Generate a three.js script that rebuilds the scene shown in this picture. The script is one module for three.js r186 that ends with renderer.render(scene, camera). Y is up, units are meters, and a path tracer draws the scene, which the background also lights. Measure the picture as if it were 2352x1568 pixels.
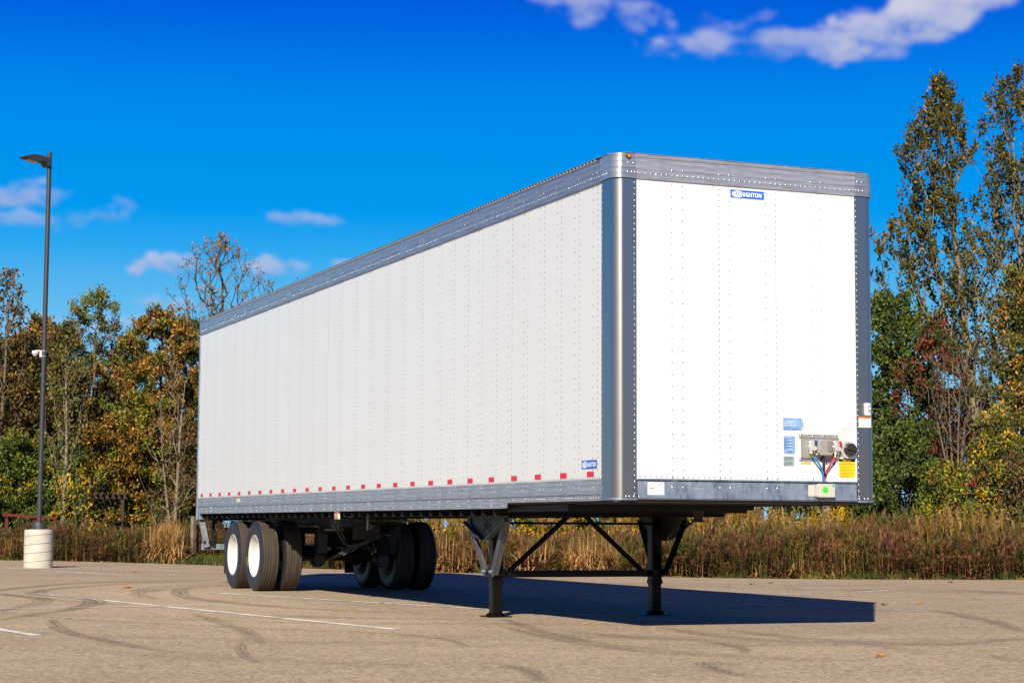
import * as THREE from 'three';
import { RoundedBoxGeometry } from 'three/addons/geometries/RoundedBoxGeometry.js';
import { mergeGeometries, toCreasedNormals } from 'three/addons/utils/BufferGeometryUtils.js';

// ------------------------------------------------------------------ camera, sky, sun, exposure
const scene = new THREE.Scene();
const EYE = new THREE.Vector3(-8.341, 0.919, 14.826);
const camera = new THREE.PerspectiveCamera(19.98, 1024 / 682, 0.1, 2000);
camera.position.copy(EYE);
camera.rotation.order = 'YXZ';
camera.rotation.set(0.0951, -0.3903, 0.0052);

const renderer = new THREE.WebGLRenderer({ antialias: true });
renderer.toneMapping = THREE.LinearToneMapping;
renderer.toneMappingExposure = 1.32;
renderer.shadowMap.enabled = true;

const SUN = new THREE.Vector3(-Math.sin(0.576) * Math.cos(0.529), Math.sin(0.529), Math.cos(0.576) * Math.cos(0.529));
const sun = new THREE.DirectionalLight(new THREE.Color().setRGB(1, 0.9, 0.73), 5);
sun.name = 'sun';
sun.position.copy(SUN).multiplyScalar(120);
sun.castShadow = true;
Object.assign(sun.shadow.camera, { left: -60, right: 60, top: 60, bottom: -60, near: 1, far: 300 });
sun.shadow.mapSize.set(4096, 4096);
scene.add(sun, sun.target);

// ------------------------------------------------------------------ random numbers and noise
function rng(seed) {
  let a = seed >>> 0;
  return () => { a = (a + 0x6d2b79f5) | 0; let t = Math.imul(a ^ (a >>> 15), 1 | a); t = (t + Math.imul(t ^ (t >>> 7), 61 | t)) ^ t; return ((t ^ (t >>> 14)) >>> 0) / 4294967296; };
}
const hash = (x, y) => { let h = Math.imul(x, 374761393) + Math.imul(y, 668265263) | 0; h = Math.imul(h ^ (h >>> 13), 1274126177); return ((h ^ (h >>> 16)) >>> 0) / 4294967296; };
function vnoise(x, y, px = 0, py = 0) {       // value noise; px, py: period in cells
  const ix = Math.floor(x), iy = Math.floor(y), fx = x - ix, fy = y - iy, s = fx * fx * (3 - 2 * fx), t = fy * fy * (3 - 2 * fy);
  const w = (a, p) => (p ? ((a % p) + p) % p : a), x0 = w(ix, px), x1 = w(ix + 1, px), y0 = w(iy, py), y1 = w(iy + 1, py);
  const a = hash(x0, y0), b = hash(x1, y0), c = hash(x0, y1), d = hash(x1, y1);
  return a + (b - a) * s + (c - a) * t + (a - b - c + d) * s * t;
}
function fbm(x, y, n = 4, p = 0) { let v = 0, a = 0.5, f = 1; for (let i = 0; i < n; i++) { v += a * vnoise(x * f + i * (p ? 0 : 17.3), y * f + i * (p ? 0 : 9.1), p * f, p * f); a *= 0.5; f *= 2; } return v / (1 - 0.5 ** n); }
const sm = THREE.MathUtils.smoothstep, clamp = THREE.MathUtils.clamp, lerp = THREE.MathUtils.lerp;
const lin = (c) => { c /= 255; return c <= 0.04045 ? c / 12.92 : ((c + 0.055) / 1.055) ** 2.4; };
const s2l = (r, g, b) => [lin(r), lin(g), lin(b)];

// ------------------------------------------------------------------ the sky: clear autumn air with small clouds
function makeSky() {
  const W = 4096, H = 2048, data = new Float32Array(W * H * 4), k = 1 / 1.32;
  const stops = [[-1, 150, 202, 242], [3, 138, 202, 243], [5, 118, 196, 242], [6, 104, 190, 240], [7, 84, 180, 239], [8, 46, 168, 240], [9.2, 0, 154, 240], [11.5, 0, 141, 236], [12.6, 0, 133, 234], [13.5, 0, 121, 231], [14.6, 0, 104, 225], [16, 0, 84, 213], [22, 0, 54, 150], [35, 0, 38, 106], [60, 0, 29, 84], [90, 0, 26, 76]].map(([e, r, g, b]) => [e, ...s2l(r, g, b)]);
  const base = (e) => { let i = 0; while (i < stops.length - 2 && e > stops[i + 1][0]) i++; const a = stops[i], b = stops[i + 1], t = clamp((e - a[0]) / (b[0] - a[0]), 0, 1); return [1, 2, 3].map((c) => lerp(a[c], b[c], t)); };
  // bearing (from -z towards +x), elevation, half width, half height, tilt, strength
  const B = (x) => Math.atan2((x - 1176) / 4452, 1) * 57.296 + 22.36, V = (y) => 5.45 + (784 - y) / 4452 * 57.3, D = 0.01287;
  const clouds = [[2120, 70, 210, 56, 0.26, 1.0], [2020, 88, 120, 44, 0.1, 0.85], [2270, 20, 130, 46, 0.34, 0.85], [1770, 104, 215, 46, -0.02, 0.66], [1350, 14, 130, 52, -0.1, 0.62], [1470, 40, 70, 34, -0.2, 0.4], 
    [38, 474, 86, 30, 0.05, 0.66], [45, 526, 84, 16, -0.03, 0.42], [150, 530, 38, 17, 0.3, 0.28], [240, 512, 34, 20, 0, 0.34], [280, 488, 30, 9, -0.3, 0.2], [668, 508, 80, 15, -0.05, 0.44],
    [375, 622, 80, 26, 0, 0.7], [618, 620, 66, 26, 0, 0.66], [780, 612, 30, 12, 0, 0.35], [390, 706, 70, 14, 0, 0.3], [150, 770, 220, 26, 0, 0.3], [330, 758, 150, 16, 0, 0.35], [2330, 700, 80, 20, 0, 0.4]].map(([x, y, a, b, t, s]) => [B(x), V(y), a * D, b * D, t, s]);
  const R = rng(77);
  for (let i = 0; i < 70; i++) { const az = 52 + R() * 300; clouds.push([az > 180 ? az - 360 : az, 4 + R() * R() * 40, 1 + R() * 5, 0.5 + R() * 1.1, (R() - 0.5) * 0.3, 0.3 + R() * 0.6]); }
  const cells = Array.from({ length: 72 }, () => []);
  for (const c of clouds) for (let q = 0; q < 72; q++) { const d = Math.abs(((q * 5 + 2.5 - 180 - c[0] + 540) % 360) - 180); if (d < c[2] * 1.7 + 3) cells[q].push(c); }
  const bright = s2l(202, 204, 226), dim = s2l(146, 166, 216);
  for (let row = 0; row < H; row++) {
    const e = ((row + 0.5) / H - 0.5) * 180, b0 = base(e);
    for (let col = 0; col < W; col++) {
      let [r, g, b] = b0;
      const o = (row * W + col) * 4;
      if (e > 0) {
        const round = ((col + 0.5) / W - 0.5) * 2 * Math.PI;
        let az = 90 + round * 57.29578; if (az > 180) az -= 360;
        let cover = 0, light = 0;
        for (const [ca, ce, cw, ch, tilt, s] of cells[clamp(Math.floor((az + 180) / 5), 0, 71)]) {
          const dx0 = ((az - ca + 540) % 360) - 180, dy0 = e - ce, dx = dx0 * Math.cos(e / 57.3), dy = dy0 - tilt * dx;
          const q = (dx / cw) ** 2 + (dy / ch) ** 2;
          if (q > 2.6) continue;
          const fx = 0.7 + 1.1 / cw, n = fbm(dx0 * fx + ca * 3.1, e * (1.6 + 0.5 / ch) + ce, 6), billow = Math.abs(fbm(dx0 * 0.8 + 31 + ca, e * 1.3, 3) - 0.5) * 2;
          const d = Math.pow(sm(1 - q * 0.62 + (n - 0.5) * 2.3 - billow * 0.12, 0.14, 1.1), 0.9) * s;
          if (d > cover) { cover = d; light = clamp(0.5 + dy / ch * 0.45 + (n - 0.5) * 1.2, 0, 1); }
        }
        if (cover > 0) { const t = cover; r = lerp(r, lerp(dim[0], bright[0], light), t); g = lerp(g, lerp(dim[1], bright[1], light), t); b = lerp(b, lerp(dim[2], bright[2], light), t); }
        const cu = Math.cos(e / 57.29578), ang = Math.acos(clamp(Math.cos(round) * cu * SUN.x + Math.sin(e / 57.29578) * SUN.y + Math.sin(round) * cu * SUN.z, -1, 1)) * 57.29578;
        const haze = 0.03 * Math.exp(-((ang / 45) ** 2)), glow = Math.exp(-((ang / 14) ** 2)) * 0.15; r += glow + haze; g += glow + haze * 0.9; b += glow + haze * 0.5;
      }
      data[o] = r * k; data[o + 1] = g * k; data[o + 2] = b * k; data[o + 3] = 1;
    }
  }
  const t = new THREE.DataTexture(data, W, H, THREE.RGBAFormat, THREE.FloatType);
  t.mapping = THREE.EquirectangularReflectionMapping; t.magFilter = THREE.LinearFilter; t.needsUpdate = true;
  return t;
}
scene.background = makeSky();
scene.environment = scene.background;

// ------------------------------------------------------------------ names, parts, geometry helpers
const taken = new Map();
function numbered(n) { const k = taken.get(n) ?? 0; taken.set(n, k + 1); return k ? `${n}_${String(k).padStart(3, '0')}` : n; }
function tag(o, label, category, group, kind) { if (label) o.userData.label = label; if (category) o.userData.category = category; if (group) o.userData.group = group; if (kind) o.userData.kind = kind; return o; }
function thing(name, label, category, pos = [0, 0, 0], turn = 0, group) { const o = new THREE.Group(); o.name = numbered(name); o.position.set(...pos); o.rotation.y = turn; scene.add(o); return tag(o, label, category, group); }
function mesh(name, geo, mat, parent = scene, label) { const m = new THREE.Mesh(geo, mat); m.name = parent === scene ? numbered(name) : name; m.castShadow = m.receiveShadow = true; parent.add(m); if (label) m.userData.label = label; return m; }
function instanced(name, geo, mat, mats, cols, parent = scene) {
  const m = new THREE.InstancedMesh(geo, mat, mats.length); m.name = parent === scene ? numbered(name) : name;
  mats.forEach((x, i) => m.setMatrixAt(i, x)); if (cols) cols.forEach((c, i) => m.setColorAt(i, c));
  m.castShadow = m.receiveShadow = true; parent.add(m); return m;
}
const V3 = (x, y, z) => new THREE.Vector3(x, y, z), UP = V3(0, 1, 0);
function plain(g) { g = g.index ? g.toNonIndexed() : g; for (const k of Object.keys(g.attributes)) if (!['position', 'normal', 'uv'].includes(k)) g.deleteAttribute(k); if (!g.attributes.normal) g.computeVertexNormals(); return g; }
function uvm(g) {           // uv in metres, from the side each face looks to
  const p = g.attributes.position, n = g.attributes.normal, uv = new Float32Array(p.count * 2);
  for (let i = 0; i < p.count; i += 3) {
    let ax = 0, ay = 0, az = 0; for (let k = 0; k < 3; k++) { ax += Math.abs(n.getX(i + k)); ay += Math.abs(n.getY(i + k)); az += Math.abs(n.getZ(i + k)); }
    for (let k = 0; k < 3; k++) { const j = i + k, x = p.getX(j), y = p.getY(j), z = p.getZ(j); uv[j * 2] = ax > ay && ax > az ? z : x; uv[j * 2 + 1] = ay >= ax && ay >= az ? z : y; }
  }
  g.setAttribute('uv', new THREE.BufferAttribute(uv, 2)); return g;
}
class MB {                  // collects shapes and merges them into one geometry
  constructor() { this.g = []; }
  add(g, m) { g = plain(g.clone()); if (m) g.applyMatrix4(m); this.g.push(g); return this; }
  box(w, h, d, x, y, z, o = {}) {
    const g = o.r ? new RoundedBoxGeometry(w, h, d, o.s ?? 1, Math.min(o.r, w / 2.01, h / 2.01, d / 2.01)) : new THREE.BoxGeometry(w, h, d);
    return this.add(g, new THREE.Matrix4().compose(V3(x, y, z), new THREE.Quaternion().setFromEuler(new THREE.Euler(o.rx ?? 0, o.ry ?? 0, o.rz ?? 0)), V3(1, 1, 1)));
  }
  span(x0, x1, y0, y1, z0, z1, o) { return this.box(x1 - x0, y1 - y0, z1 - z0, (x0 + x1) / 2, (y0 + y1) / 2, (z0 + z1) / 2, o); }
  bar(a, b, r1, r2 = r1, seg = 12) { a = V3(...a); b = V3(...b); const d = b.clone().sub(a), L = d.length(); return this.add(new THREE.CylinderGeometry(r2, r1, L, seg), new THREE.Matrix4().compose(a.clone().add(b).multiplyScalar(0.5), new THREE.Quaternion().setFromUnitVectors(UP, d.divideScalar(L)), V3(1, 1, 1))); }
  beam(a, b, w, h, side = [0, 0, 1]) {   // rectangular beam from a to b; h lies along `side`
    a = V3(...a); b = V3(...b); const y = b.clone().sub(a), L = y.length(); y.normalize(); const x = new THREE.Vector3().crossVectors(y, V3(...side)).normalize(), z = new THREE.Vector3().crossVectors(x, y);
    return this.add(new THREE.BoxGeometry(w, L, h), new THREE.Matrix4().makeBasis(x, y, z).setPosition(a.clone().add(b).multiplyScalar(0.5)));
  }
  hose(pts, r, seg = 24) { return this.add(new THREE.TubeGeometry(new THREE.CatmullRomCurve3(pts.map((p) => V3(...p))), seg, r, 7)); }
  plate(pts, depth, m, bevel = 0) { const s = new THREE.Shape(pts.map((p) => new THREE.Vector2(...p))); return this.add(new THREE.ExtrudeGeometry(s, { depth, bevelEnabled: bevel > 0, bevelSize: bevel, bevelThickness: bevel, bevelSegments: 1 }), m); }
  geo() { return uvm(mergeGeometries(this.g)); }
  put(name, mat, parent, label) { return mesh(name, this.geo(), mat, parent, label); }
}
const mb = () => new MB();
const at = (deg, D, y = 0) => [EYE.x + D * Math.sin(deg / 57.29578), y, EYE.z - D * Math.cos(deg / 57.29578)];   // bearing and distance from the survey point where the tripod stands

// ------------------------------------------------------------------ textures and materials
function tex(n, f, srgb = true, rep = 1) {      // f(u, v) -> [r, g, b] in 0..255
  const d = new Uint8Array(n * n * 4);
  for (let y = 0; y < n; y++) for (let x = 0; x < n; x++) { const c = f(x / n, y / n), o = (y * n + x) * 4; d[o] = clamp(c[0], 0, 255); d[o + 1] = clamp(c[1], 0, 255); d[o + 2] = clamp(c[2], 0, 255); d[o + 3] = 255; }
  const t = new THREE.DataTexture(d, n, n); t.wrapS = t.wrapT = THREE.RepeatWrapping; t.magFilter = THREE.LinearFilter; t.minFilter = THREE.LinearMipmapLinearFilter; t.generateMipmaps = true; if (srgb) t.colorSpace = THREE.SRGBColorSpace; t.repeat.set(rep, rep); t.needsUpdate = true; return t;
}
const grey = (v) => [v, v, v];
const std = (c, rough, metal = 0, more = {}) => new THREE.MeshStandardMaterial({ color: new THREE.Color().setRGB(...(Array.isArray(c) ? c : [c, c, c])), roughness: rough, metalness: metal, ...more });
const wave = tex(256, (u, v) => grey(255 * fbm(u * 4, v * 4, 3, 4)), false, 0.6);
const scuff = tex(512, (u, v) => { const s = fbm(u * 6, v * 90, 3, 6), b = fbm(u * 5, v * 5, 4, 5), sc = sm(vnoise(u * 260, v * 300, 260, 300), 0.985, 1); return grey(150 + 60 * s + 40 * b + 60 * sc); }, true, 1.3);
const scuffRough = tex(256, (u, v) => grey(105 + 70 * fbm(u * 5, v * 30, 4, 5)), false, 1.3);
const mottle = tex(512, (u, v) => { const a = fbm(u * 14, v * 7, 5, 14), b = sm(fbm(u * 40, v * 20, 3, 40), 0.62, 0.75); return [150 + 80 * a - 30 * b, 158 + 76 * a - 26 * b, 168 + 70 * a - 20 * b]; }, true, 1.1);
const speck = tex(512, (u, v) => { const s = sm(vnoise(u * 200, v * 120, 200, 120), 0.97, 1); return grey(200 + 55 * s); }, true, 1.2);
const M = {
  white: std([0.7, 0.718, 0.732], 0.34, 0, { bumpMap: wave, bumpScale: 0.004 }), white2: std([0.692, 0.711, 0.726], 0.36, 0, { bumpMap: wave, bumpScale: 0.004 }), white3: std([0.706, 0.722, 0.734], 0.32, 0, { bumpMap: wave, bumpScale: 0.004 }),
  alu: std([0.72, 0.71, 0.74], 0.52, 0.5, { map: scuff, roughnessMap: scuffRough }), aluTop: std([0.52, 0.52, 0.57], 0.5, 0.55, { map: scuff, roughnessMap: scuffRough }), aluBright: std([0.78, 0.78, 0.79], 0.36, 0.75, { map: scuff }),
  rivet: std([0.7, 0.7, 0.7], 0.3, 1), rivetWhite: std([0.3, 0.3, 0.31], 0.42, 0.7),
  galv: std([0.62, 0.7, 0.8], 0.42, 0.62, { map: mottle }), stainless: std([0.72, 0.69, 0.64], 0.36, 1, { map: speck, bumpMap: wave, bumpScale: 0.002 }),
  galvDull: std([0.5, 0.52, 0.54], 0.5, 0.5, { map: mottle }),
  black: new THREE.MeshPhysicalMaterial({ color: new THREE.Color().setRGB(0.01, 0.01, 0.01), roughness: 0.5, specularIntensity: 0.45 }), blackMatt: std(0.014, 0.75), chassis: new THREE.MeshPhysicalMaterial({ color: new THREE.Color().setRGB(0.012, 0.012, 0.013), roughness: 0.6, specularIntensity: 0.4 }), deck: std([0.06, 0.045, 0.035], 0.7),
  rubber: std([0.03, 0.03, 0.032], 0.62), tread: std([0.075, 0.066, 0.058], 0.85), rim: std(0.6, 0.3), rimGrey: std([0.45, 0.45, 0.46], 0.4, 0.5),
  red: std(s2l(214, 20, 34), 0.35), amber: new THREE.MeshPhysicalMaterial({ color: new THREE.Color().setRGB(0.75, 0.22, 0.01), roughness: 0.18, clearcoat: 1 }),
  lampWhite: std([0.72, 0.72, 0.68], 0.3), plasticGrey: std([0.3, 0.28, 0.26], 0.55), hoseBlack: std(0.02, 0.5), hoseBlue: std(s2l(8, 130, 214), 0.35), hoseRed: std(s2l(226, 34, 26), 0.35),
  brass: std([0.62, 0.42, 0.14], 0.3, 1), blueKnob: std(s2l(12, 52, 150), 0.4), chrome: std([0.75, 0.75, 0.77], 0.2, 1), boxGrey: std([0.52, 0.5, 0.47], 0.55), yellowInk: std([0.55, 0.42, 0.02], 0.7),
  pole: std([0.035, 0.036, 0.042], 0.5), lens: std([0.5, 0.48, 0.4], 0.3),
};

// ------------------------------------------------------------------ the ground
const EDGE = [[-60, -92], [-12, -50], [-1.5, -35.9], [0.1, -33.7], [1.4, -31.1], [2.9, -26.9], [5.3, -21.4], [7.3, -18.7], [8.8, -16.7], [10.7, -15.4], [13.8, -14.4], [22, -13.2], [70, -9]];
{
  const field = new THREE.PlaneGeometry(3000, 3000); field.rotateX(-Math.PI / 2);
  const soil = tex(256, (u, v) => { const a = fbm(u * 8, v * 8, 5, 8); return [84 + 60 * a, 74 + 54 * a, 40 + 30 * a]; }, true, 0.2);
  const f = mesh('ground', field, std([0.6, 0.6, 0.6], 0.95, 0, { map: soil })); f.position.y = -0.09; tag(f, 'brown soil of the field beyond the paved lot', null, null, 'structure');
  // paved lot: a slab with its own edge
  const R = rng(5), curve = new THREE.CatmullRomCurve3(EDGE.map(([x, z]) => V3(x, 0, z)), false, 'centripetal').getPoints(260).map((p) => [p.x + (R() - 0.5) * 0.05, -(p.z + (R() - 0.5) * 0.05)]);
  const s = new THREE.Shape([...curve, [70, -70], [-60, -70]].map((p) => new THREE.Vector2(...p)));
  const g = uvm(plain(new THREE.ExtrudeGeometry(s, { depth: 0.12, bevelEnabled: false }).rotateX(-Math.PI / 2).translate(0, -0.12, 0)));
  const agg = (u, v) => vnoise(u * 680, v * 680, 680, 680) * 0.5 + vnoise(u * 340, v * 340, 340, 340) * 0.3 + hash(Math.floor(u * 2048) + 7, Math.floor(v * 2048)) * 0.2;
  const asphalt = tex(2048, (u, v) => {
    const a = agg(u, v), b = fbm(u * 6, v * 6, 5, 6), str = fbm(u * 3, v * 24, 4, 3), pit = sm(a, 0.3, 0.18), lite = sm(a, 0.72, 0.86);
    const cl = vnoise(u * 110, v * 110, 110, 110), c2 = vnoise(u * 230 + 9, v * 230, 230, 230), m = 1.04 + (a - 0.5) * 0.42 + (cl - 0.5) * 0.15 + (c2 - 0.5) * 0.26 + (b - 0.5) * 0.09 - pit * 0.26 + lite * 0.16, w = (c2 - 0.5) * 10;
    return [(218 + w) * m, 193 * m, (162 - w) * m];
  }, true, 1 / 4);
  const aggBump = tex(1024, (u, v) => grey(255 * (vnoise(u * 340, v * 340, 340, 340) * 0.7 + 0.3 * vnoise(u * 680, v * 680, 680, 680))), false, 1 / 4);
  const lot = mesh('parking_lot', g, std(1, 0.84, 0, { map: asphalt, bumpMap: aggBump, bumpScale: 0.0009 }));
  tag(lot, 'sunlit tan asphalt parking lot under the trailer', null, null, 'structure');
  // painted lines, 4 mm above
  const worn = tex(512, (u, v) => { const a = agg(u * 0.5, v * 0.5), b = fbm(u * 5, v * 5, 4, 5), w = sm(a + (b - 0.5) * 0.8, 0.3, 0.42); return [176 + 66 * w, 168 + 74 * w, 156 + 86 * w]; }, true, 1);
  const paint = std(0.98, 0.8, 0, { map: worn });
  for (const [a, b, w] of [[[-4.35, -11.53], [-2.67, -1.64], 0.1], [[-6.36, -5.06], [-5.81, -1.6], 0.1], [[-9, -6.45], [3.77, -7.76], 0.09], [[-2.06, -11.23], [0.62, -2.09], 0.1], [[0.69, -10.2], [4.3, -3.53], 0.1], [[3.01, -13.09], [5.8, -8.58], 0.1], [[4.86, -9.43], [7.57, -6.24], 0.1], [[6.9, -9.25], [8.19, -10.06], 0.1], [[8.74, -9.93], [9.9, -9.31], 0.1], [[6.23, -12.23], [7.31, -10.51], 0.1], [[-1.43, -28.02], [0.3, -23.32], 0.1], [[-2.9, -28.4], [-1.27, -19.78], 0.1], [[-2.6, -31.8], [-1.2, -30.2], 0.12]]) {
    const dx = b[0] - a[0], dz = b[1] - a[1], L = Math.hypot(dx, dz), n = Math.ceil(L / 0.3), q = [], px = -dz / L, pz = dx / L, R2 = rng(Math.floor(a[0] * 91 + 5000));
    for (let i = 0; i <= n; i++) { const t = i / n, x = a[0] + dx * t, z = a[1] + dz * t, h = w / 2 + (R2() - 0.5) * 0.006; q.push([x + px * h, z + pz * h, x - px * h, z - pz * h]); }
    const P = []; for (let i = 0; i < n; i++) { const [ax, az, bx, bz] = q[i], [cx, cz, ex, ez] = q[i + 1]; P.push(ax, 0.004, az, cx, 0.004, cz, bx, 0.004, bz, bx, 0.004, bz, cx, 0.004, cz, ex, 0.004, ez); }
    const lg = new THREE.BufferGeometry(); lg.setAttribute('position', new THREE.Float32BufferAttribute(P, 3)); lg.computeVertexNormals();
    if (lg.attributes.normal.getY(0) < 0) { const p = lg.attributes.position.array; for (let i = 0; i < p.length; i += 9) for (let c = 0; c < 3; c++) { const t = p[i + 3 + c]; p[i + 3 + c] = p[i + 6 + c]; p[i + 6 + c] = t; } lg.computeVertexNormals(); }
    mesh('painted_line', uvm(lg), paint, lot);
  }
  // tyre marks: thin rubber films, 8 mm above the lot where they cross paint
  const streak = tex(256, (u, v) => { const edge = sm(u, 0, 0.05) * sm(1 - u, 0, 0.05), lanes = sm(fbm(u * 24, v * 1, 3, 24), 0.34, 0.56), patch = 0.5 + 0.5 * fbm(u * 4, v * 7, 4, 4), stone = 0.55 + 0.45 * sm(vnoise(u * 40, v * 250, 40, 250), 0.25, 0.7); return grey(255 * edge * (0.14 + 0.86 * lanes) * patch * stone); }, false, 1);
  const film = (o) => std([0.05, 0.042, 0.036], 0.85, 0, { alphaMap: streak, transparent: true, opacity: o, side: THREE.DoubleSide });
  const films = [film(0.56), film(0.42), film(0.26)];
  let lift = 0.0065;
  function mark(pts, w, k) {
    w *= 0.74;
    const c = new THREE.CatmullRomCurve3(pts.map(([x, z]) => V3(x, 0, z)), false, 'centripetal'), L = c.getLength(), n = Math.max(12, Math.ceil(L / 0.15)), P = [], U = [], I = [];
    for (let i = 0; i <= n; i++) {
      const p = c.getPointAt(i / n), t = c.getTangentAt(i / n), f = Math.min(1, 0.35 + 3 * Math.min(i / n, 1 - i / n));
      P.push(p.x - t.z * w / 2 * f, lift, p.z + t.x * w / 2 * f, p.x + t.z * w / 2 * f, lift, p.z - t.x * w / 2 * f); U.push(0, i / n * L / 3, 1, i / n * L / 3);
      if (i) { const a = i * 2; I.push(a - 2, a, a - 1, a - 1, a, a + 1); }
    }
    const mg = new THREE.BufferGeometry(); mg.setAttribute('position', new THREE.Float32BufferAttribute(P, 3)); mg.setAttribute('uv', new THREE.Float32BufferAttribute(U, 2)); mg.setIndex(I); mg.computeVertexNormals();
    mesh('tyre_mark', mg, films[k], lot); lift += 0.0004;
  }
  const swirl = [[-0.31, -17.30], [-1.46, -16.29], [-2.75, -14.87], [-3.61, -13.53], [-4.07, -12.52], [-4.27, -11.87], [-4.33, -11.21], [-4.20, -10.62], [-4.02, -9.82], [-4.05, -8.76], [-4.27, -7.65], [-4.71, -6.49], [-5.15, -5.56], [-5.74, -4.32]];
  mark(swirl, 0.4, 0); mark(swirl.map(([x, z]) => [x - 0.55, z - 0.35]), 0.35, 1);
  const second = [[-0.95, -14.46], [-1.62, -13.56], [-2.07, -12.69], [-2.42, -11.41], [-2.63, -10.23], [-2.73, -8.76], [-2.60, -7.71], [-2.28, -6.10], [-1.85, -5.15], [-1.37, -4.49]];
  mark(second, 0.34, 0); mark(second.slice(0, 6).map(([x, z]) => [x - 0.5, z - 0.3]), 0.3, 1);
  for (const [p, w, k] of [
    [[[-4.66, -12.39], [-4.19, -13.66], [-3.28, -15.53], [-2.12, -16.43], [-0.60, -16.97]], 0.4, 1], [[[-4.77, -11.57], [-4.72, -10.75], [-4.39, -8.85], [-3.93, -7.31]], 0.35, 1],
    [[[-5.56, -5.67], [-4.97, -4.10], [-4.37, -3.08], [-3.82, -2.14], [-3.25, -1.42], [-2.89, -0.80], [-2.81, 0.03], [-2.95, 0.85]], 0.2, 1], [[[-5.28, -4.19], [-5.48, -2.46], [-5.47, -1.27], [-5.37, -0.05], [-5.23, 0.78], [-4.99, 1.10]], 0.22, 0],
    [[[-4.48, -0.05], [-4.69, 0.70], [-4.87, 1.61], [-4.93, 2.14]], 0.14, 1], [[[-3.70, -5.15], [-3.89, -2.94], [-4.04, -1.66], [-4.34, 0.08]], 0.22, 1], [[[-2.81, -11.51], [-2.36, -12.76], [-1.74, -13.59]], 0.3, 1],
    [[[-4.20, -3.88], [-3.01, -2.88], [-1.54, -2.24], [0.3, -1.4]], 0.3, 1], [[[-3.19, -4.51], [-2.16, -3.51], [-1.15, -2.99]], 0.3, 0], [[[-1.04, -3.19], [-1.74, 0.02], [-1.80, 1.39], [-1.61, 2.12], [-1.24, 2.75]], 0.2, 0],
    [[[-1.61, -1.80], [-1.93, 0.44], [-1.97, 1.75], [-1.63, 2.50], [-1.12, 3.15], [-0.76, 3.38]], 0.2, 0], [[[-2.31, 4.31], [-2.37, 4.00], [-2.23, 3.45], [-2.13, 3.15], [-2.04, 3.03], [-1.96, 3.10], [-2.0, 3.4]], 0.2, 0],
    [[[-1.36, 2.21], [-1.16, 2.01], [-0.99, 1.50], [-0.90, 0.77], [-1.21, 0.18], [-1.33, -0.92]], 0.2, 0], [[[4.00, -4.21], [4.31, -3.52], [3.86, -2.27], [3.19, -0.79], [2.53, 0.44]], 0.28, 0],
    [[[-0.31, -1.20], [-0.39, 0.60], [0.08, 1.54], [1.38, 1.95]], 0.24, 0], [[[0.10, -0.68], [0.15, 1.10], [0.77, 1.76], [1.87, 1.31]], 0.24, 0], [[[7.0, -9.6], [7.9, -10.1], [8.95, -9.9], [8.87, -8.73], [8.78, -7.82]], 0.5, 0],
    [[[0.22, 3.10], [0.12, 3.4], [0.09, 3.66]], 0.14, 0], [[[-3.48, 2.82], [-3.49, 3.24], [-3.74, 4.18]], 0.18, 0], [[[0.16, 1.42], [0.04, 2.52], [0.30, 3.37]], 0.18, 1], [[[0.18, -6.20], [1.56, -5.50], [2.86, -4.70]], 0.35, 1], [[[3.40, -2.40], [3.8, -2.1], [4.13, -1.68]], 0.22, 1],
    [[[-7, -8], [-5.2, -5.2], [-4, -4.2], [-2.4, -3.6]], 0.4, 2], [[[4, -14], [6.5, -11], [9.5, -7]], 0.5, 1], [[[3.4, -16], [6.4, -13], [11, -10]], 0.6, 1], [[[-6, -2], [-4, 0], [-2, 1.2], [1, 1.6]], 0.5, 2], [[[-2, -0.3], [0, 1.1], [2.6, 1.4]], 0.5, 2], [[[-5.9, 0.6], [-4.6, 2.2], [-3.4, 3.0]], 0.5, 2],
    [[[-3, -0.6], [-1.4, 0.9], [0.4, 1.9], [2.2, 2.2]], 0.12, 0], [[[-2.2, -0.9], [-0.6, 0.7], [1.2, 1.5], [3, 1.5]], 0.14, 0], [[[-1, -1], [0.6, 0.3], [2.4, 0.9], [4, 0.6]], 0.12, 1], [[[0.4, -1.4], [1.8, -0.5], [3.6, -0.2]], 0.12, 1], [[[-5, -3], [-3.8, -1.2], [-2.6, -0.2], [-1.8, 0.2]], 0.12, 1], [[[-4.6, 0.4], [-3.4, 1.8], [-2.2, 2.5], [-0.8, 2.9]], 0.12, 2], [[[-0.4, 2.0], [0.3, 2.6], [1.2, 2.9]], 0.1, 1],
    [[[4, -9], [6.4, -6.6], [9, -5]], 0.14, 0], [[[5, -11.6], [8, -8.6], [11, -7]], 0.16, 1], [[[1, -12], [3, -9.6], [5, -7.4]], 0.14, 1], [[[-4.4, -18], [-2, -15.6], [-0.4, -13]], 0.16, 1],
    [[[-3, -26], [0, -21], [2.5, -18]], 0.5, 1], [[[-4, -22], [-1.2, -19.2], [1.6, -17.8]], 0.4, 2], [[[2, -5], [5, -2.5], [6, -1]], 0.4, 1],
  ]) mark(p, w, k);
}

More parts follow.
